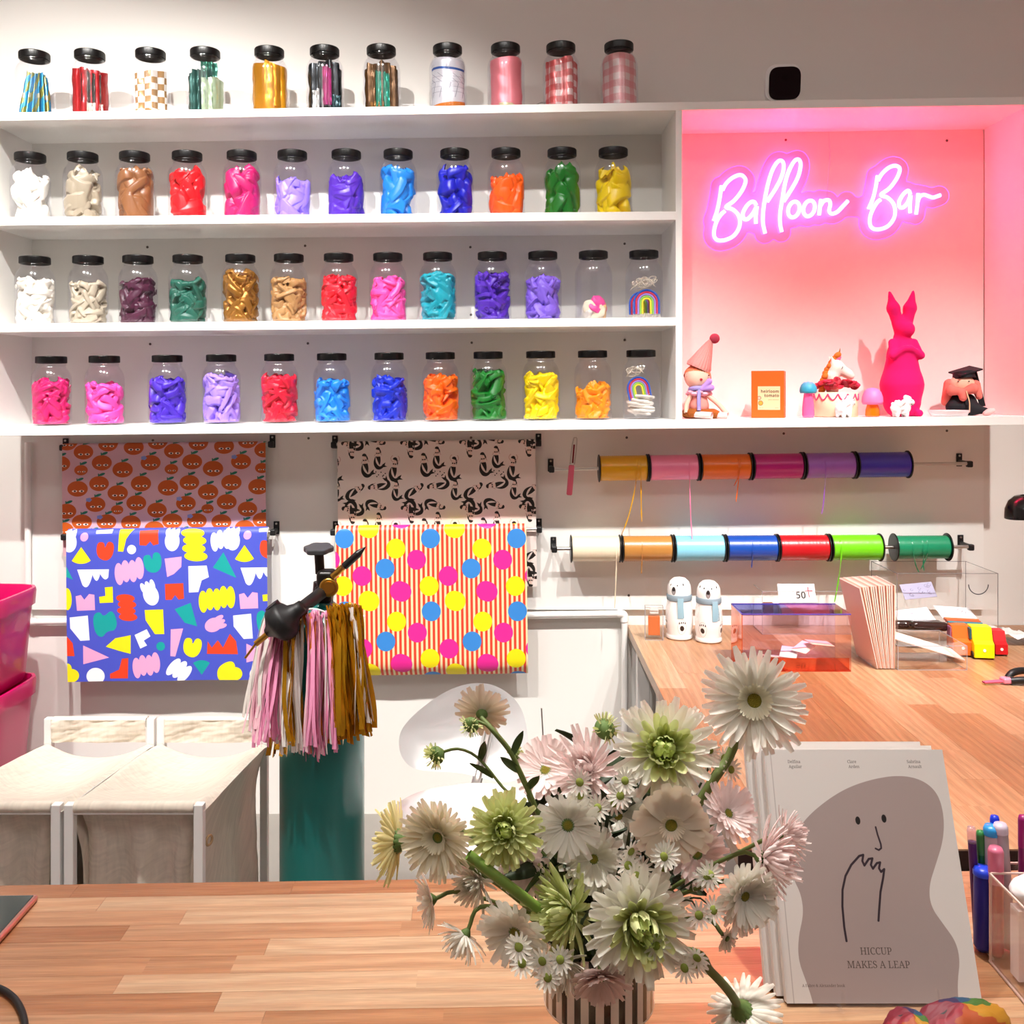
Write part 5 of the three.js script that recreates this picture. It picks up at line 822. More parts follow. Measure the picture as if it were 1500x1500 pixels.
// clear bins with papers, right of the cards
{
  const P = onC(1366, 982), t = thing('clear_bin', 'shallow clear acrylic bin beside the upright pink cards', 'bin', [P.x, P.y, P.z - .1]); panes(t, 'acrylic_wall', M.acrylic, openBox(.225, .08, .2)); mesh('polished_edges', edgeFrame(.225, .08, .2), acrylicEdge, t);
  const q = onC(1382, 948), t2 = thing('clear_bin', 'tall clear acrylic bin with handle slots against the panel', 'bin', [q.x + .02, COUNTER_Y + .0005, -3.5]); panes(t2, 'acrylic_wall', M.acrylic, openBox(.36, .26, .24)); mesh('polished_edges', edgeFrame(.36, .26, .24), std(0x7f7c80, .2), t2);
  mesh('handle_slot', (() => { const g = new THREE.TorusGeometry(.035, .0018, 6, 24, Math.PI); g.rotateZ(Math.PI); g.translate(.11, .22, .121); return g; })(), std(0x4a484c, .3), t2);
  const doc = (seed) => canvasTex(256, 160, (x) => { x.fillStyle = '#f0edf2'; x.fillRect(0, 0, 256, 160); x.strokeStyle = '#9c98a8'; x.lineWidth = 3; const r = rng(seed); for (let i = 0; i < 14; i++) { x.beginPath(); x.arc(20 + r() * 216, 20 + r() * 120, 5 + r() * 12, 0, 5); x.stroke(); } });
  for (const [u, v, w, h, lift, rx, rz, mat, lab] of [[1340, 945, .13, .085, .1, .5, .05, std(0xffffff, .6, { map: doc(3) }), 'white doodled card leaning in the clear bins'], [1400, 945, .14, .07, .115, .45, -.15, std(0xffffff, .6, { map: doc(8) }), 'white card with small drawings behind the colour packet'], [1345, 940, .12, .06, .185, .9, 0, std(0xa9a8c4, .5, { map: doc(11) }), 'grey lilac card at the back of the clear bins']]) { const m = solo('paper_card', lab, 'card', rbox(w, .002, h, .0006), mat, onC(u, v).add(new THREE.Vector3(0, lift, 0))); m.rotation.set(rx, .1, rz); }
  const pk = thing('crayon_packet', 'clear packet of orange and teal crayons resting in the clear bin', 'crayons', onC(1408, 950).add(new THREE.Vector3(0, .088, .03))); pk.rotation.set(.35, .1, -.12); const cc = [0xc8683c, 0xb85430, 0x3a7c8c, 0x8a3c2c, 0x2f5f78]; for (let i = 0; i < 6; i++) mesh('crayon', place(cyl(.0055, .0055, .13, 12), { p: [0, .006, (i - 2.5) * .0115], r: [0, 0, Math.PI / 2] }), std(cc[i % 5], .5), pk);
  const fd = solo('folded_flyer', 'pale pink folded flyer sloping down inside the shallow clear bin', 'flyer', rbox(.25, .004, .1, .001), std(0xf0d4cc, .5), onC(1366, 975).add(new THREE.Vector3(-.0, .052, -.07))); fd.rotation.set(.1, 0, -.3);
  const dk = solo('dark_pouch', 'dark brown glossy pouch lying over the clear bins', 'pouch', blobGeo([[-.07, 0, 0, .016, .07, -.004, .0, .02], [-.02, .004, .03, .016, .08, .0, .03, .016]], [-.1, -.03, -.04], [.12, .035, .07], 44, .02), phys({ color: 0x2c1814, roughness: .22, clearcoat: .6 }), onC(1362, 962).add(new THREE.Vector3(0, .085, -.1)));
}
// wooden toy cars
for (const [u, v, w, h, c, roof, lab] of [[1405, 962, 29, 43, 0xe0651a, 0x9a5a78, 'orange wooden toy car next to the yellow one'], [1436, 966, 33, 45, 0xf6e000, 0x1f5f6a, 'yellow wooden toy car between the orange and red ones'], [1461, 961, 20, 34, 0xc8141c, 0x8a0f18, 'red wooden toy car on the far side of the yellow one']]) {
  const k = mpp(v), W = w * k, H = h * k, D = .075, t = thing('toy_car', lab, 'toy car', onC(u, v - 4), 'wooden toy cars'); t.rotation.y = -.12;
  const side = prism([[-D / 2, .008], [D / 2, .008], [D / 2, H * .48], [D * .3, H * .58], [D * .12, H * .98], [-D * .42, H * .98], [-D / 2, H * .6]], W * .8, .002); side.rotateY(-Math.PI / 2); side.translate(W * .4, 0, 0);
  mesh('body', side, std(c, .38), t); mesh('roof_block', rbox(W * .3, H * .36, D * .5, .003, -W * .34, H * .76, -D * .1), std(roof, .45), t);
  const wh = cyl(.012, .012, .007, 20); wh.rotateZ(Math.PI / 2); for (const [sx, sz] of [[-1, 1], [1, 1], [-1, -1], [1, -1]]) { const m = mesh('wheel', wh, M.blackSatin, t); m.position.set(sx * (W * .42), .012, sz * D * .28); }
  mesh('headlight', place(cyl(.005, .005, .003, 14), { p: [0, H * .3, D / 2 + .002], r: [Math.PI / 2, 0, 0] }), std(0xf2ece4, .4), t);
}
// tissue ball and tissue sheet
solo('white_ball', 'small smooth white ball behind the toy cars', 'ball', sph(.034, 0, .034, 0, 28, 20), std(0xf6f4f2, .6), onC(1452, 944));
solo('tissue_paper', 'crumpled white tissue paper beyond the red toy car', 'tissue', clothGrid(26, 20, (a, b) => [(a - .5) * .2, .01 + .05 * fbm(a * 6, b * 6, 61) * (1.3 - a), (b - .5) * .12 + .02 * fbm(a * 5, b * 5, 62)]), std(0xf4f1ee, .8, { side: THREE.DoubleSide }), onC(1488, 940));
// pliers with pink jaws
{
  const t = thing('pliers', 'black handled pliers with pink jaws lying on the side counter', 'pliers', onC(1478, 1002)), k = mpp(1002), pk = std(0xd85a78, .35); t.rotation.y = .12;
  mesh('jaw', tube([[-.085, .008, .004], [-.05, .009, .004], [-.02, .01, .006]], .0035, 14, 8), pk, t); mesh('jaw', tube([[-.085, .008, -.004], [-.05, .009, -.006], [-.02, .01, -.006]], .0035, 14, 8), pk, t);
  mesh('pivot_block', rbox(.03, .018, .03, .006, -.01, .012, 0, 3), std(0xe78aa0, .35), t); mesh('handle', tube([[0, .012, .008], [.03, .016, .018], [.08, .014, .024], [.13, .012, .02]], .011, 24, 10), M.blackSatin, t); mesh('handle', tube([[0, .014, -.008], [.02, .03, -.012], [.07, .03, -.03], [.12, .02, -.03]], .011, 24, 10), M.blackSatin, t); mesh('bolt', place(cyl(.006, .006, .022, 16), { p: [.006, .012, 0] }), M.steel, t);
}
// black desk lamp whose shade reaches into the picture
{
  const Z = 3.2, s = px(1503, 752, Z), t = thing('desk_lamp', 'black desk lamp with a rounded shade above the side counter', 'lamp', [s.x + .28, COUNTER_Y + .0005, -Z]), off = s.x - (s.x + .28), hy = s.y - COUNTER_Y;
  const sh = lathe([[.012, .062], [.03, .06], [.05, .045], [.063, .02], [.068, -.012], [.065, -.012], [.058, .02], [.04, .045], [.012, .056]], 36); sh.rotateZ(.12); sh.translate(off, hy, 0); mesh('shade', sh, std(0x0b0809, .18), t);
  mesh('arm', tube([[off + .01, hy + .06, 0], [off + .12, hy + .12, 0], [.06, hy - .05, 0], [0, .2, 0], [0, .02, 0]], .008, 40, 10), M.blackSatin, t); mesh('base', lathe([[0, .0], [.09, .0], [.09, .012], [.02, .022], [0, .022]], 40), M.blackSatin, t);
}
// ---------------------------------------------------------------- things on the front desk
const onD = (u, v) => { const Z = zOnPlane(v, DESK_Y); return px(u, v, Z).setY(DESK_Y + .0004); };
// picture books on a clear easel
{
  const Zb = 1.106, Zt = 1.209, bl = px(1153, 1470, Zb), br = px(1439, 1470, Zb), W = br.x - bl.x, tl = px(1125, 1098, Zt), up = new THREE.Vector3(0, tl.y - bl.y, tl.z - bl.z), Hh = up.length(), lean = Math.atan2(-up.z, up.y);
  const cover = canvasTex(1024, 1240, (x, w, h) => {
    x.fillStyle = '#d6d0cb'; x.fillRect(0, 0, w, h); const sx = w / 980, sy = h / 1270; x.save(); x.scale(sx, sy); x.translate(-250, -130);
    const q = (X, Y) => { const f = (Y - 130) / 1270, l = 165 + (250 - 165) * f, rr = 1030 + (1228 - 1030) * f; return [250 + (X - l) / (rr - l) * 980, Y]; };
    const B = [[820, 268], [930, 290], [1010, 360], [1043, 480], [1040, 610], [1000, 740], [968, 840], [975, 940], [1040, 1030], [1100, 1110], [1120, 1200], [1105, 1300], [1108, 1400], [1116, 1480], [390, 1480], [382, 1400], [350, 1300], [312, 1200], [315, 1090], [345, 980], [335, 880], [295, 800], [290, 690], [310, 580], [370, 490], [470, 400], [570, 335], [690, 290]].map(([a, b]) => q(a, b));
    x.fillStyle = '#a3938f'; blob(x, B); x.strokeStyle = '#2a1c26'; x.lineCap = 'round'; x.lineJoin = 'round'; x.fillStyle = '#15100f';
    for (const [a, b] of [[620, 508], [748, 498]]) { const [X, Y] = q(a, b); x.beginPath(); x.ellipse(X, Y, 13, 21, 0, 0, 7); x.fill(); }
    const path = (l, lw) => { x.lineWidth = lw; x.beginPath(); l.map(([a, b]) => q(a, b)).forEach(([a, b], i) => i ? x.lineTo(a, b) : x.moveTo(a, b)); x.stroke(); };
    path([[707, 542], [716, 580], [732, 630], [734, 650], [722, 660], [706, 652]], 9);
    path([[555, 1108], [545, 1040], [538, 940], [540, 860], [556, 790], [585, 735], [625, 690], [645, 684], [640, 715], [650, 738], [672, 705], [690, 702], [682, 735], [692, 754], [712, 726], [728, 722], [722, 752], [732, 770], [748, 756], [742, 800], [728, 870], [720, 960], [716, 1010]], 11); x.restore();
    x.fillStyle = '#3a332f'; x.font = '21px serif'; x.textAlign = 'left'; for (const [X, a, b] of [[130, 'Delfina', 'Aguilar'], [470, 'Clare', 'Arden'], [810, 'Sabrina', 'Arnault']]) { x.fillText(a, X, 72); x.fillText(b, X + 4, 98); }
    x.fillStyle = '#4a3d37'; x.font = '46px serif'; x.textAlign = 'center'; x.fillText('HICCUP', 500, 1018); x.fillText('MAKES A LEAP', 505, 1080); x.font = '18px serif'; x.textAlign = 'left'; x.fillText('A Fabre & Alexander book', 88, 1166);
    x.fillStyle = 'rgba(120,110,105,.35)'; x.fillRect(34, 0, 5, h);
  });
  const plain = std(0xd6d0cb, .6), pages = std(0xefe9e0, .8), coverM = std(0xffffff, .55, { map: cover });
  const labs = ['front picture book titled Hiccup Makes a Leap showing a grey figure', 'grey picture book standing directly behind the front copy', 'rearmost grey picture book of the three on the stand'];
  for (let i = 0; i < 3; i++) {
    const t = thing('picture_book', labs[i], 'book', [bl.x - i * .0085, bl.y, bl.z - i * .0137], 'picture books'); t.rotation.x = -lean; const th = .0125;
    const f = mesh('front_cover', box(W, Hh, .002, W / 2, Hh / 2, -.001), [plain, plain, plain, plain, i ? plain : coverM, plain], t); mesh('back_cover', box(W, Hh, .002, W / 2, Hh / 2, -th + .001), plain, t);
    mesh('spine', rbox(.0035, Hh, th, .0015, .0012, Hh / 2, -th / 2), plain, t); mesh('page_block', box(W - .008, Hh - .008, th - .0044, W / 2 + .001, Hh / 2, -th / 2), pages, t);
  }
  const e = thing('book_easel', 'clear acrylic easel holding up the picture books', 'easel', [bl.x + W / 2, DESK_Y + .0005, bl.z]);
  panes(e, 'acrylic_strip', M.acrylic, [box(.16, .003, .075, 0, .0015, -.02), place(box(.12, .16, .003), { p: [0, .1, -.075], r: [-lean, 0, 0] })]);
  for (const s of [-.055, .055]) { mesh('hook', tube([[s, .004, -.03], [s, .004, .012], [s, .012, .02], [s, .03, .016]], .0024, 24, 8), M.acrylic, e); mesh('support', box(.004, .012, .05, s, .008, -.03), M.acrylic, e); }
}
// tablet and black cable
{
  const p = onD(58, 1321), t = thing('tablet_computer', 'tablet with rose gold edge lying at the end of the desk', 'tablet', [p.x - .125, p.y, p.z + .09]); t.rotation.y = .03;
  mesh('case', rbox(.25, .009, .18, .004, 0, .0045, 0, 3), std(0xc89a8c, .3, { metalness: .8 }), t); mesh('screen', rbox(.24, .0012, .17, .0005, 0, .0093, 0), std(0x39413f, .1), t);
  const q = onD(36, 1490); solo('power_cable', 'black cable curling over the near end of the desk', 'cable', tube([onD(-60, 1440), onD(-10, 1450), onD(18, 1465), onD(33, 1490), onD(36, 1520), onD(20, 1560)].map((v) => v.setY(DESK_Y + .0045)), .0038, 50, 10), M.blackSatin);
}
// rainbow dyed pouches
{
  const rb = canvasTex(512, 256, (x, w, h) => { const c = ['#a8243e', '#c43a50', '#e0742c', '#f0c42a', '#58a03c', '#2f6f9c', '#43306e', '#a02846']; c.forEach((k, i) => { x.fillStyle = k; x.beginPath(); x.moveTo(i * 64 - 40, 0); for (let y = 0; y <= h; y += 8) x.lineTo(i * 64 - 20 + 26 * Math.sin(y * .05 + i) + 10 * Math.sin(y * .21), y); x.lineTo(w, h); x.lineTo(w, 0); x.fill(); }); });
  const mk = (u, v, sx, sy, sz, ry, lab) => { const g = new THREE.SphereGeometry(.05, 40, 28), q = g.attributes.position; for (let i = 0; i < q.count; i++) { const X = q.getX(i), Y = q.getY(i), Z = q.getZ(i), n = 1 + .42 * (fbm(X * 46 + 9, Z * 46 + Y * 36, 83) - .5); q.setXYZ(i, X * sx * n, Math.max(-.03, Y * n) * sy, Z * sz * n); } g.computeVertexNormals(); g.rotateY(ry); const p = onD(u, v); solo('rainbow_pouch', lab, 'pouch', g, std(0xb49a98, .6, { map: rb }), [p.x, DESK_Y + .03 * sy + .0006, p.z], 'rainbow pouches'); };
  mk(1408, 1540, 1.2, .66, .6, .3, 'larger rainbow dyed soft pouch in front of the picture book'); mk(1338, 1545, .66, .55, .55, -.4, 'smaller red and orange dyed soft pouch in front of the picture book');
}
// clear organiser with markers
{
  const x0 = .606, t = thing('pen_organiser', 'clear acrylic pen organiser beside the picture books', 'organiser', [x0, DESK_Y + .0005, -1.2]); const edge = std(0xe6c9bd, .15);
  const bx = (w, h, d, cx, cz, th = .003) => openBox(w, h, d, th).map((g) => { g.translate(cx, 0, cz); return g; });
  panes(t, 'acrylic_wall', M.acrylic, bx(.2, .1, .048, .1, -.018)); panes(t, 'acrylic_wall', M.acrylic, bx(.2, .112, .1, .094, .058));
  mesh('polished_edge', join([box(.0022, .0022, .048, .0012, .1, -.018), box(.2, .0022, .0022, .1, .1, -.041), box(.0022, .112, .0022, -.005, .056, .107), box(.0024, .112, .0024, -.004, .056, .009), box(.002, .1, .002, .001, .05, -.041), box(.2, .0022, .0022, .094, .112, .009), box(.0022, .0022, .1, -.005, .112, .058), box(.0022, .0022, .1, -.005, .002, .058), box(.0022, .0022, .048, .0012, .002, -.018)]), edge, t);
  const pen = (u, vTop, Z, r, body, cap, capLen, lab, tilt) => { const p = px(u, vTop, Z), len = p.y - DESK_Y - .006, g = thing('marker_pen', lab, 'marker', [p.x, DESK_Y + .0045, -Z], 'marker pens'); g.rotation.z = tilt; const m = std(body, .35); mesh('barrel', lathe([[0, 0], [r * .7, 0], [r, .006], [r, len - capLen], [0, len - capLen]], 20), m, g); mesh('cap', lathe([[r * 1.06, len - capLen - .001], [r * 1.08, len - .006], [r * .85, len - .001], [0, len]], 20), cap.isMaterial ? cap : std(cap, .3), g); };
  const clearCap = phys({ color: 0xf8e8f2, roughness: .05, transmission: .8, thickness: 0 });
  pen(1433, 1208, 1.222, .0052, 0x4a1468, clearCap, .02, 'purple marker with clear cap in the organiser', .06); pen(1444, 1214, 1.225, .005, 0x0f6a24, 0x3c8a48, .03, 'green marker in the organiser', .05); pen(1456, 1206, 1.22, .0095, 0xb5aaac, 0x2f96d8, .012, 'grey marker with a bright blue end in the organiser', .02);
  pen(1466, 1192, 1.228, .0055, 0x1c2fb0, 0x1434d4, .03, 'slim blue marker standing tallest in the organiser', .05); pen(1478, 1203, 1.215, .0085, 0xa89aa0, 0xd2c4d4, .012, 'silver grey marker leaning in the organiser', .07); pen(1460, 1238, 1.2, .0088, 0xa81838, 0xd4708c, .045, 'thick red marker with pink cap in the organiser', .01); pen(1440, 1267, 1.212, .0115, 0x1a1f8c, 0x2a4ae0, .01, 'wide dark blue marker low in the organiser', 0); pen(1499, 1192, 1.222, .006, 0x7a1658, 0x9c1a6a, .04, 'magenta marker at the far end of the organiser', .0);
  const lb = canvasTex(256, 300, (x) => { x.fillStyle = '#e9dcdc'; x.fillRect(0, 0, 256, 300); x.strokeStyle = '#b22a44'; x.lineWidth = 12; for (const [a, b, r] of [[70, 230, 34], [110, 140, 26], [80, 70, 16]]) { x.beginPath(); x.arc(a, b, r, 0, 7); x.stroke(); } });
  solo('sticker_pack', 'white packet printed with red rings in the near compartment', 'packet', box(.11, .085, .02), [std(0xefe6e6, .5), std(0xefe6e6, .5), std(0xefe6e6, .5), std(0xefe6e6, .5), std(0xffffff, .4, { map: lb }), std(0xefe6e6, .5)], [x0 + .062, DESK_Y + .047, -1.2 + .045]);
  solo('clear_bag', 'crumpled white plastic bag on top of the ringed packet', 'bag', (() => { const g = new THREE.SphereGeometry(.03, 24, 18), q = g.attributes.position; for (let i = 0; i < q.count; i++) { const n = .7 + .7 * fbm(q.getX(i) * 70 + 4, q.getY(i) * 70 + q.getZ(i) * 50, 91); q.setXYZ(i, q.getX(i) * n * 1.3, q.getY(i) * n * .6, q.getZ(i) * n * .8); } g.computeVertexNormals(); return g; })(), std(0xf6f0f0, .4), [x0 + .045, DESK_Y + .108, -1.2 + .045]);
}
// ---------------------------------------------------------------- vase and flowers
const VX = .0943, VZ = 1.03, VASE_RIM = 1.062;
{
  const t = thing('striped_vase', 'black and white striped footed vase holding the flowers', 'vase', [VX, DESK_Y + .0005, -VZ]), k = VASE_RIM - DESK_Y;
  const st = canvasTex(1024, 128, (x, w, h) => { x.fillStyle = '#efe6df'; x.fillRect(0, 0, w, h); x.fillStyle = '#0d0b0b'; for (let i = 0; i < 24; i++) x.fillRect(i * w / 24, 0, w / 54, h); });
  const gr = canvasTex(1024, 128, (x, w, h) => { x.fillStyle = '#0d0c0e'; x.fillRect(0, 0, w, h); x.strokeStyle = '#cfc8c4'; x.lineWidth = 5; for (let i = 0; i < 30; i++) { x.beginPath(); x.moveTo(i * w / 30, 0); x.lineTo(i * w / 30, h); x.stroke(); } x.beginPath(); for (let i = 0; i <= 60; i++) x.lineTo(i * w / 60, h * (.35 + .25 * Math.cos(i / 60 * 4 * Math.PI))); x.stroke(); });
  mesh('bowl', lathe([[.0595, .058], [.0598, .06], [.06, k - .002], [.0585, k], [.057, k - .002], [.0565, .062], [0, .061]], 72), phys({ roughness: .18, clearcoat: .8, map: st }), t);
  mesh('bowl_foot_ring', lathe([[0, .0575], [.0597, .0575], [.0602, .0592], [.0595, .0605]], 72), std(0xece2da, .25), t);
  mesh('pedestal', lathe([[0, 0], [.043, 0], [.042, .004], [.037, .02], [.0365, .05], [.038, .058], [0, .058]], 60), phys({ roughness: .2, clearcoat: .8, map: gr }), t);
}
const petalMat = (c, tr = .36) => phys({ color: c, roughness: .85, transmission: tr, thickness: 0, side: THREE.DoubleSide });
const PM = { white: petalMat(0xf4f0e4), cream: petalMat(0xf1ead0), blush: petalMat(0xf7e6e2), green: petalMat(0xdde2a0), lime: petalMat(0xc9d67c), yellow: petalMat(0xf2e9a8), tan: petalMat(0xefe0ca) };
const GM = { stem: std(0x66753a, .6), dark: std(0x2b3a1e, .6, { side: THREE.DoubleSide }), calyx: std(0x5c7638, .7, { side: THREE.DoubleSide }), eye: std(0x9a8a28, .85), eyeGreen: std(0x87923c, .85), eyeRing: std(0xc7b868, .9) };
// one petal along +x, lying in the plane of the flower, cupped and curled
function petalGeo(L, W, { cup = .25, curl = .2, tip = .9, twist = 0, notch = 0 } = {}) {
  const n = 7, m = 4, pos = [], idx = [];
  for (let i = 0; i <= n; i++) for (let j = 0; j <= m; j++) {
    const f = i / n, s = j / m * 2 - 1, w = W / 2 * Math.pow(Math.sin(Math.PI * Math.min(.985, .1 + .9 * f * tip)), .65), x = L * f * (1 - notch * (1 - Math.abs(s)) * (f > .9 ? .4 : 0)), z = curl * L * f * f + cup * W * s * s * .5 * (1 - f * .3);
    const a = twist * f; pos.push(x, s * w * Math.cos(a), z + s * w * Math.sin(a));
  }
  for (let i = 0; i < n; i++) for (let j = 0; j < m; j++) { const a = i * (m + 1) + j; idx.push(a, a + m + 1, a + 1, a + 1, a + m + 1, a + m + 2); }
  const g = new THREE.BufferGeometry(); g.setAttribute('position', new THREE.Float32BufferAttribute(pos, 3)); g.setIndex(idx); g.computeVertexNormals(); return g;
}
const petalCache = new Map();
function petals(parent, mat, n, L, W, opt, { lift = .1, r0 = .004, jitter = .1, a0 = 0, seed = 1, z = 0 }) {
  const r = rng(seed * 31 + n); for (let i = 0; i < n; i++) {
    const v = Math.floor(r() * 4), k = [L.toFixed(4), W.toFixed(4), JSON.stringify(opt), v].join(); if (!petalCache.has(k)) petalCache.set(k, petalGeo(L * (.9 + v * .06), W * (.9 + v * .06), { ...opt, curl: (opt.curl ?? .2) * (.6 + v * .25), twist: (v - 1.5) * .12 }));
    const m = mesh('petal', petalCache.get(k), mat, parent), a = a0 + (i + (r() - .5) * jitter * 3) / n * 2 * Math.PI, q = new THREE.Quaternion().setFromAxisAngle(new THREE.Vector3(0, 0, 1), a); q.multiply(new THREE.Quaternion().setFromAxisAngle(new THREE.Vector3(0, 1, 0), -lift + (r() - .5) * jitter));
    m.quaternion.copy(q); m.position.set(Math.cos(a) * r0, Math.sin(a) * r0, z);
  }
}
const MOUTH = new THREE.Vector3(VX, VASE_RIM - .03, -VZ), mk = (v, Z) => Z / FOC;
function stemTo(parent, head, dir, r = .0032, bend = .3, mat = GM.stem) {   // from behind the flower head into the vase; parent sits at the head without turn
  const end = MOUTH.clone().sub(head), back = dir.clone().multiplyScalar(-.03), rr = rng(Math.abs(Math.round(head.x * 9999)));
  const e2 = end.clone().add(new THREE.Vector3((rr() - .5) * .05, 0, (rr() - .5) * .05)), mid = back.clone().lerp(e2, .45).add(new THREE.Vector3(0, end.length() * bend * .18, 0));
  mesh('stem', tube([dir.clone().multiplyScalar(-.004), back, mid, e2], r, 30, 8), mat, parent);
}
const stemLeaf = petalGeo(.03, .0085, { cup: .5, curl: .25, tip: 1 }); GM.leaf = std(0x46592c, .6, { side: THREE.DoubleSide });
function bloom(name, label, category, u, v, Z, dir, build, { stem = true, r = .0032, bend = .3, group, path = null, leaves = 0 } = {}) {
  const p = px(u, v, Z), t = thing(name, label, category, p, group), d = new THREE.Vector3(...dir).normalize(), head = new THREE.Group(); head.name = 'flower_head'; t.add(head);
  head.quaternion.setFromUnitVectors(new THREE.Vector3(0, 0, 1), d); build(head, Z / FOC);
  if (path) { const pts = path.map((q) => px(...q).sub(p)); pts.push(MOUTH.clone().sub(p)); pts.unshift(d.clone().multiplyScalar(-.006)); mesh('stem', tube(pts, r, 40, 8), GM.stem, t); const c = new THREE.CatmullRomCurve3(pts), rr = rng(u + v); for (let i = 0; i < leaves; i++) { const m = mesh('leaf', stemLeaf, GM.leaf, t); m.position.copy(c.getPoint(.42 + .13 * i)); m.rotation.set((rr() - .5) * .8, (rr() - .5) * .8, i % 2 ? 2.2 + rr() * .5 : .7 + rr() * .6); } }
  else if (stem) stemTo(t, p, d, r, bend); return t;
}
const eye = (h, R, mat = GM.eye, ring = null) => { const g = []; for (let i = 0; i < 90; i++) { const f = Math.sqrt((i + .5) / 90), a = i * 2.399; g.push(sph(R * .11, Math.cos(a) * f * R, Math.sin(a) * f * R, R * .3 * (1 - f * f * .6), 6, 4)); } mesh('flower_centre', join([...g, place(sph(R, 0, 0, 0, 20, 10), { s: [1, 1, .28] })]), mat, h); if (ring) { const q = []; for (let i = 0; i < 60; i++) { const a = i * .1047 * (1 + .01 * (i % 3)); q.push(place(cyl(R * .035, R * .05, R * .5, 5), { p: [Math.cos(a) * R * 1.12, Math.sin(a) * R * 1.12, R * .22], r: [Math.sin(a) * -.6, Math.cos(a) * .6, 0] })); } mesh('stamen_ring', join(q), ring, h); } };
const calyx = (h, R, len) => { const g = lathe([[R * .3, -len], [R * .55, -len * .75], [R, -.001], [R * .9, .002], [0, .002]], 20); g.rotateX(Math.PI / 2); mesh('calyx', g, GM.calyx, h); const l = []; for (let i = 0; i < 14; i++) { const a = i / 14 * 6.283, q = petalGeo(len * 1.05, R * .45, { curl: .1 }); q.rotateY(-.95); q.translate(R * .42, 0, -len * .8); q.rotateZ(a); l.push(q); } const j = mergeGeometries(l); mesh('sepals', j, GM.calyx, h); };
const gerbera = (D, m1, m2, n = 34, opt = {}) => (h, k) => { const R = D / 2 * k; petals(h, m1, n, R * .86, R * .165, { cup: .45, curl: .12 }, { lift: .1, r0: R * .14, seed: D, jitter: .22 }); petals(h, m1, n - 6, R * .74, R * .15, { cup: .45, curl: .14 }, { lift: .3, r0: R * .14, a0: .09, seed: D + 1, jitter: .26, z: R * .02 }); petals(h, m2 || m1, 30, R * .3, R * .07, { cup: .2, curl: .3 }, { lift: .6, r0: R * .13, seed: D + 2, z: R * .04 }); eye(h, R * .16, GM.eye, GM.eyeRing); calyx(h, R * .26, R * .36); };
const flatGerbera = (D, m) => (h, k) => { const R = D / 2 * k; petals(h, m, 22, R * .9, R * .32, { cup: .12, curl: .05, tip: .82 }, { lift: .06, r0: R * .1, seed: D, jitter: .08 }); petals(h, m, 20, R * .84, R * .3, { cup: .12, curl: .04, tip: .82 }, { lift: .14, r0: R * .1, a0: .14, seed: D + 1, jitter: .08, z: R * .015 }); petals(h, m, 26, R * .28, R * .06, { curl: .3 }, { lift: .5, r0: R * .12, seed: D + 2, z: R * .03 }); eye(h, R * .19, GM.eye, GM.eyeRing); calyx(h, R * .22, R * .3); };
const mum = (D, out, inn) => (h, k) => { const R = D / 2 * k, T = [[20, .9, .2, .1, .04, .12], [20, .86, .2, .12, .18, .15], [18, .78, .19, .14, .36, .2], [16, .66, .18, .17, .6, .32], [14, .55, .17, .19, .86, .46], [12, .45, .15, .18, 1.1, .6], [9, .36, .13, .12, 1.28, .7]];
  T.forEach(([n, L, W, r0, lift, curl], l) => petals(h, l < 3 ? out : l < 5 ? inn : PM.lime, n, R * L, R * W, { cup: .7, curl, tip: .86 }, { lift, r0: R * r0, a0: l * .37, seed: D + l, jitter: .22, z: R * .03 * l }));
  mesh('flower_centre', place(sph(R * .14, 0, 0, R * .26, 14, 10), {}), GM.eyeGreen, h); calyx(h, R * .2, R * .22); };
const daisy = (D, m, n = 22, layers = 2, e = GM.eye) => (h, k) => { const R = D / 2 * k; for (let l = 0; l < layers; l++) petals(h, m, n, R * (.9 - l * .1), R * .23, { cup: .3, curl: .12, tip: .84 }, { lift: .1 + l * .2, r0: R * .14, a0: l * .14, seed: D + l * 3, jitter: .2, z: R * .02 * l }); eye(h, R * .2, e); calyx(h, R * .22, R * .2); };
const shag = (D, m) => (h, k) => { const R = D / 2 * k; for (let l = 0; l < 5; l++) petals(h, m, 22 - l, R * (.95 - l * .13), R * .14, { cup: .6, curl: .2 + l * .1, tip: .9 }, { lift: .1 + l * .24, r0: R * .1, a0: l * .5, seed: D + l, jitter: .35, z: R * .05 * l }); eye(h, R * .14, GM.eyeGreen); calyx(h, R * .2, R * .22); };

bloom('gerbera', 'large white gerbera standing highest out of the bouquet', 'flower', 1105, 1026, 1.0, [-.22, .2, 1], gerbera(158, PM.white, PM.cream, 36), { r: .0052, group: 'gerberas', path: [[1082, 1075, 1.03], [1066, 1112, 1.03], [1030, 1166, 1.02]] });
bloom('gerbera', 'pale buff gerbera with broad flat petals in the bouquet', 'flower', 983, 1208, .93, [-.05, .05, 1], flatGerbera(116, PM.tan), { group: 'gerberas' });
bloom('gerbera', 'cream gerbera facing out beside the side view bloom', 'flower', 642, 1226, .97, [-.35, .05, 1], gerbera(116, PM.cream, PM.cream, 40), { r: .004, group: 'gerberas' });
bloom('gerbera', 'pale yellow gerbera turned sideways showing its green calyx', 'flower', 583, 1232, .99, [-1, -.06, -.22], gerbera(122, PM.yellow, PM.yellow, 32), { r: .004, group: 'gerberas' });
bloom('gerbera', 'white gerbera hanging head down over the desk', 'flower', 1086, 1480, .98, [.42, -.72, -.34], gerbera(118, PM.white, PM.cream, 30), { r: .0046, group: 'gerberas', path: [[1066, 1450, .965], [1040, 1422, .95], [1008, 1394, .95]] });
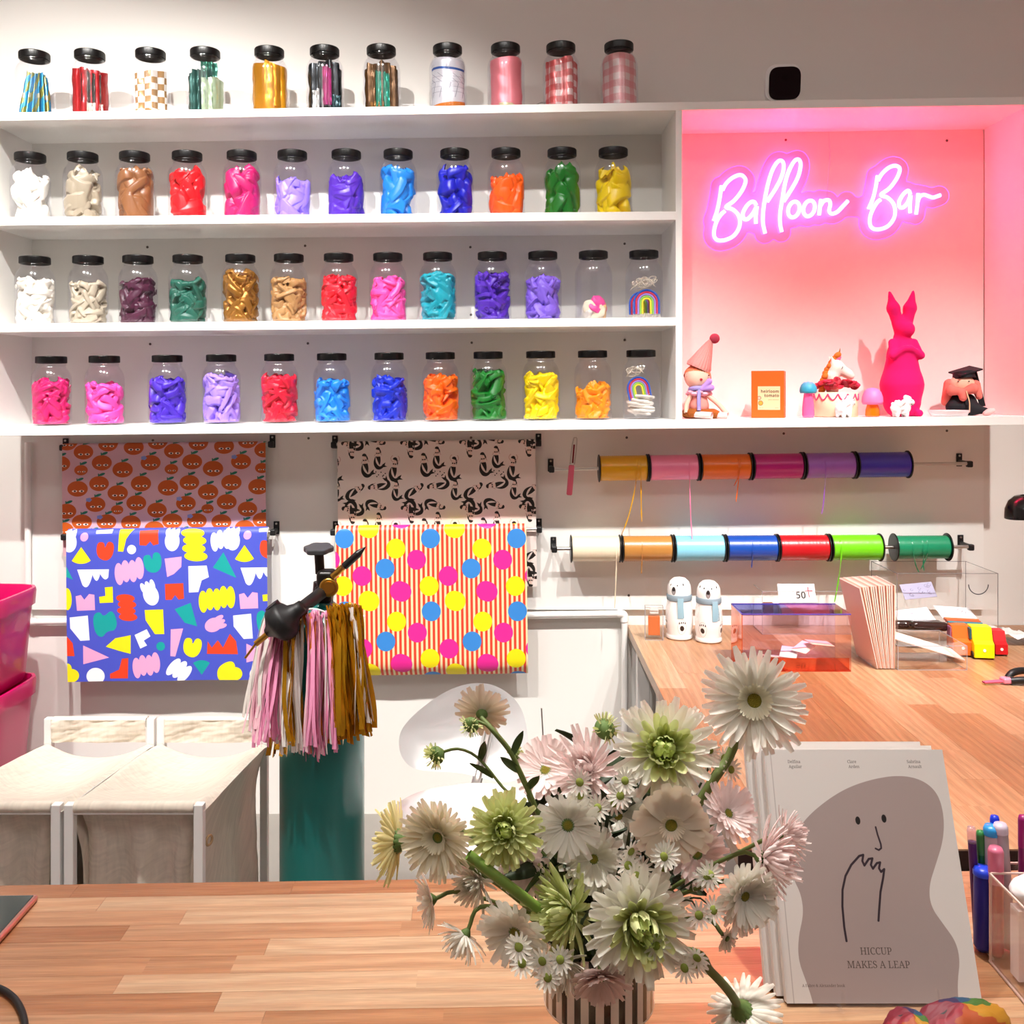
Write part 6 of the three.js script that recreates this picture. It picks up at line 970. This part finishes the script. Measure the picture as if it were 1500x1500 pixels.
bloom('chrysanthemum', 'large white chrysanthemum with lime centre below the tallest gerbera', 'flower', 972, 1098, .98, [-.1, .45, 1], mum(152, PM.white, PM.green), { group: 'chrysanthemums' });
bloom('chrysanthemum', 'pale green chrysanthemum beside the cream gerbera', 'flower', 740, 1215, .95, [-.1, .35, .9], mum(112, PM.green, PM.green), { group: 'chrysanthemums' });
bloom('chrysanthemum', 'large pale green chrysanthemum hanging over the vase rim', 'flower', 935, 1348, .92, [.05, .1, 1], mum(165, PM.white, PM.green), { group: 'chrysanthemums' });
bloom('chrysanthemum', 'spiky cream green chrysanthemum lying toward the left of the vase', 'flower', 835, 1335, .96, [-.7, .25, .7], shag(135, PM.green), { group: 'chrysanthemums' });
const daisies = [[832, 1208, .95, [-.1, .1, 1], 100, 'white', 'with yellow centre below the lime chrysanthemums'], [860, 1130, 1.02, [-.3, .6, .7], 118, 'blush', 'seen from the side behind the bouquet'], [800, 1128, 1.06, [-.4, .7, .6], 96, 'blush', 'fluffy and tilted up behind the green chrysanthemum'], [1066, 1192, .97, [.4, .6, .6], 92, 'blush', 'tilted upward beside the buff gerbera'], [1118, 1258, .95, [.75, .15, .6], 116, 'blush', 'fanned out toward the picture books'], [1090, 1312, .92, [.35, .0, .9], 104, 'white', 'with yellow centre below the fanned blush daisy'], [632, 1318, .99, [-.95, -.1, .3], 82, 'white', 'turned sideways over the desk on the left'], [682, 1368, .97, [-.55, -.75, .3], 78, 'white', 'drooping downward left of the vase'], [755, 1365, .95, [-.35, -.15, .9], 104, 'white', 'loose petalled beside the spiky chrysanthemum'], [870, 1258, .97, [-.2, .25, .9], 96, 'white', 'half hidden in the middle of the bouquet'], [822, 1410, .94, [-.2, -.4, .9], 96, 'white', 'hanging over the striped rim'], [880, 1432, .925, [.0, -.5, .85], 92, 'blush', 'hanging below the large green chrysanthemum'], [1064, 1374, .94, [.55, -.2, .8], 40, 'white', 'small and closed near the hanging gerbera stem'], [700, 1290, 1.0, [-.6, .1, .8], 84, 'white', 'tucked behind the cream gerbera'], [1020, 1250, .99, [.3, .2, .9], 90, 'blush', 'tucked behind the buff gerbera'], [905, 1195, 1.03, [.1, .5, .8], 96, 'white', 'deep in the bouquet behind the buff gerbera'], [1150, 1225, 1.0, [.8, .4, .4], 76, 'blush', 'peeping past the fanned blush daisy'], [770, 1270, .99, [-.4, .1, .9], 84, 'blush', 'pale and loose above the bare green stem']];
daisies.forEach(([u, v, Z, d, D, m, w], i) => bloom('daisy', `${m} daisy flower ${w}`, 'flower', u, v, Z, d, i % 3 === 1 ? shag(D, PM[m]) : daisy(D, PM[m], 20 + (i % 3) * 3, i % 2 ? 3 : 2), { r: .0022, group: 'daisies' }));
// the bloom seen from behind and three buds
bloom('daisy', 'buff daisy seen from behind on a long bent stem', 'flower', 706, 1046, 1.02, [.1, .35, -1], daisy(80, PM.tan, 24, 2), { r: .0027, group: 'daisies', path: [[722, 1070, 1.0], [748, 1102, 1.0], [765, 1140, 1.0], [784, 1182, 1.0]], leaves: 3 });
const bud = (D) => (h, k) => { const R = D / 2 * k, r = rng(D), l = []; for (let i = 0; i < 60; i++) { const a = r() * 6.28, b = Math.acos(1 - r() * 1.5), q = petalGeo(R * .5, R * .14, { curl: .2 }); q.rotateY(-1.57); q.translate(0, 0, R * .6); q.rotateX(b * .8); q.rotateZ(a); l.push(q); } mesh('florets', mergeGeometries(l), PM.green, h); mesh('receptacle', place(sph(R * .7, 0, 0, 0, 16, 12), { s: [1, 1, .8] }), GM.calyx, h); calyx(h, R * .7, R * .6); };
[[690, 1062, 1.0, [-.3, -.3, .9], 34, 'in front of the bloom seen from behind'], [640, 1106, 1.02, [-.8, -.3, .5], 38, 'at the end of a thin arching stem'], [886, 1068, 1.03, [.5, .7, .5], 46, 'on a slim upright stem beside the lime chrysanthemum'], [755, 1105, 1.08, [-.2, .8, .3], 24, 'small and pale beside the long bent stem']].forEach(([u, v, Z, d, D, w], i) => bloom('flower_bud', `green scabious bud ${w}`, 'flower bud', u, v, Z, d, bud(D), { r: .0016, bend: -.5, group: 'flower buds', path: [[[712, 1062, 1.0], [750, 1106, 1.0], [786, 1182, 1.0]], [[672, 1097, 1.01], [700, 1110, 1.01], [732, 1148, 1.0], [770, 1200, 1.0]], [[872, 1090, 1.03], [856, 1120, 1.03], [850, 1170, 1.02]], null][i], leaves: [0, 2, 0, 0][i] }));
// feverfew sprigs
const tiny = (R) => { const l = []; for (let i = 0; i < 14; i++) { const q = petalGeo(R * .85, R * .24, { curl: .1 }); q.rotateY(-.12); q.translate(R * .22, 0, 0); q.rotateZ(i / 14 * 6.283); l.push(q); } return mergeGeometries(l); };
const tinyP = tiny(.0125), tinyE = place(sph(.0041, 0, 0, .001, 12, 8), { s: [1, 1, .5] });
[[885, 1175, .95, 7, 26, 'among the flowers above the buff gerbera'], [795, 1412, .9, 6, 26, 'hanging over the striped rim on the left'], [1000, 1292, .91, 6, 28, 'below the buff gerbera'], [990, 1405, .9, 4, 20, 'beside the hanging gerbera stem'], [1052, 1118, 1.04, 4, 20, 'beside the tallest gerbera stem'], [905, 1255, .93, 5, 24, 'under the buff gerbera'], [940, 1290, .94, 4, 22, 'above the large green chrysanthemum']].forEach(([u, v, Z, n, sp, w], s) => {
  const p = px(u, v, Z), t = thing('feverfew_sprig', `sprig of tiny white feverfew daisies ${w}`, 'flower', p, 'feverfew sprigs'), r = rng(600 + s), root = MOUTH.clone().sub(p).multiplyScalar(.35);
  for (let i = 0; i < n; i++) { const k = Z / FOC, o = new THREE.Vector3((r() - .5) * 2 * sp * k * 1.5, (r() - .5) * 2 * sp * k * 1.5, (r() - .3) * .02), h = new THREE.Group(); h.name = 'small_daisy'; h.position.copy(o); h.quaternion.setFromUnitVectors(new THREE.Vector3(0, 0, 1), new THREE.Vector3((r() - .5) * 1.2, (r() - .3) * 1.0, 1).normalize()); t.add(h); mesh('petals', tinyP, PM.white, h); mesh('flower_centre', tinyE, GM.eyeGreen, h); mesh('stem', tube([o, o.clone().multiplyScalar(.5).add(new THREE.Vector3(0, -.008, -.012)), root], .0009, 10, 5), GM.dark, t); }
  mesh('main_stem', tube([root, root.clone().lerp(MOUTH.clone().sub(p), .5), MOUTH.clone().sub(p)], .0016, 12, 6), GM.dark, t);
});
// foliage
const leafG = petalGeo(.055, .017, { cup: .5, curl: -.25, tip: 1 });
for (let i = 0; i < 12; i++) {
  const r = rng(800 + i), a = i / 12 * 6.283, t = thing('leafy_stem', 'dark green leafy stem filling the middle of the bouquet', 'foliage', MOUTH, 'leafy stems'), e = new THREE.Vector3(Math.cos(a) * (.05 + r() * .07), .05 + r() * .16, Math.sin(a) * .06), c = new THREE.CatmullRomCurve3([new THREE.Vector3(), e.clone().multiplyScalar(.5).add(new THREE.Vector3(0, .03, 0)), e]);
  mesh('stem', new THREE.TubeGeometry(c, 20, .0016, 6), GM.dark, t);
  for (let j = 0; j < 9; j++) { const q = c.getPoint(.35 + j / 9 * .65), m = mesh('leaf', leafG, GM.dark, t); m.position.copy(q); m.rotation.set((r() - .5) * 2, r() * 6.28, (r() - .3) * 1.4); }
}
// bare cut stem
solo('cut_stem', 'thick pale green cut stem slanting out of the bouquet', 'stem', tube([px(686, 1252, .93), px(735, 1290, .93), px(782, 1326, .95), MOUTH], .0052, 30, 10), std(0x76943c, .55));

renderer.render(scene, camera);
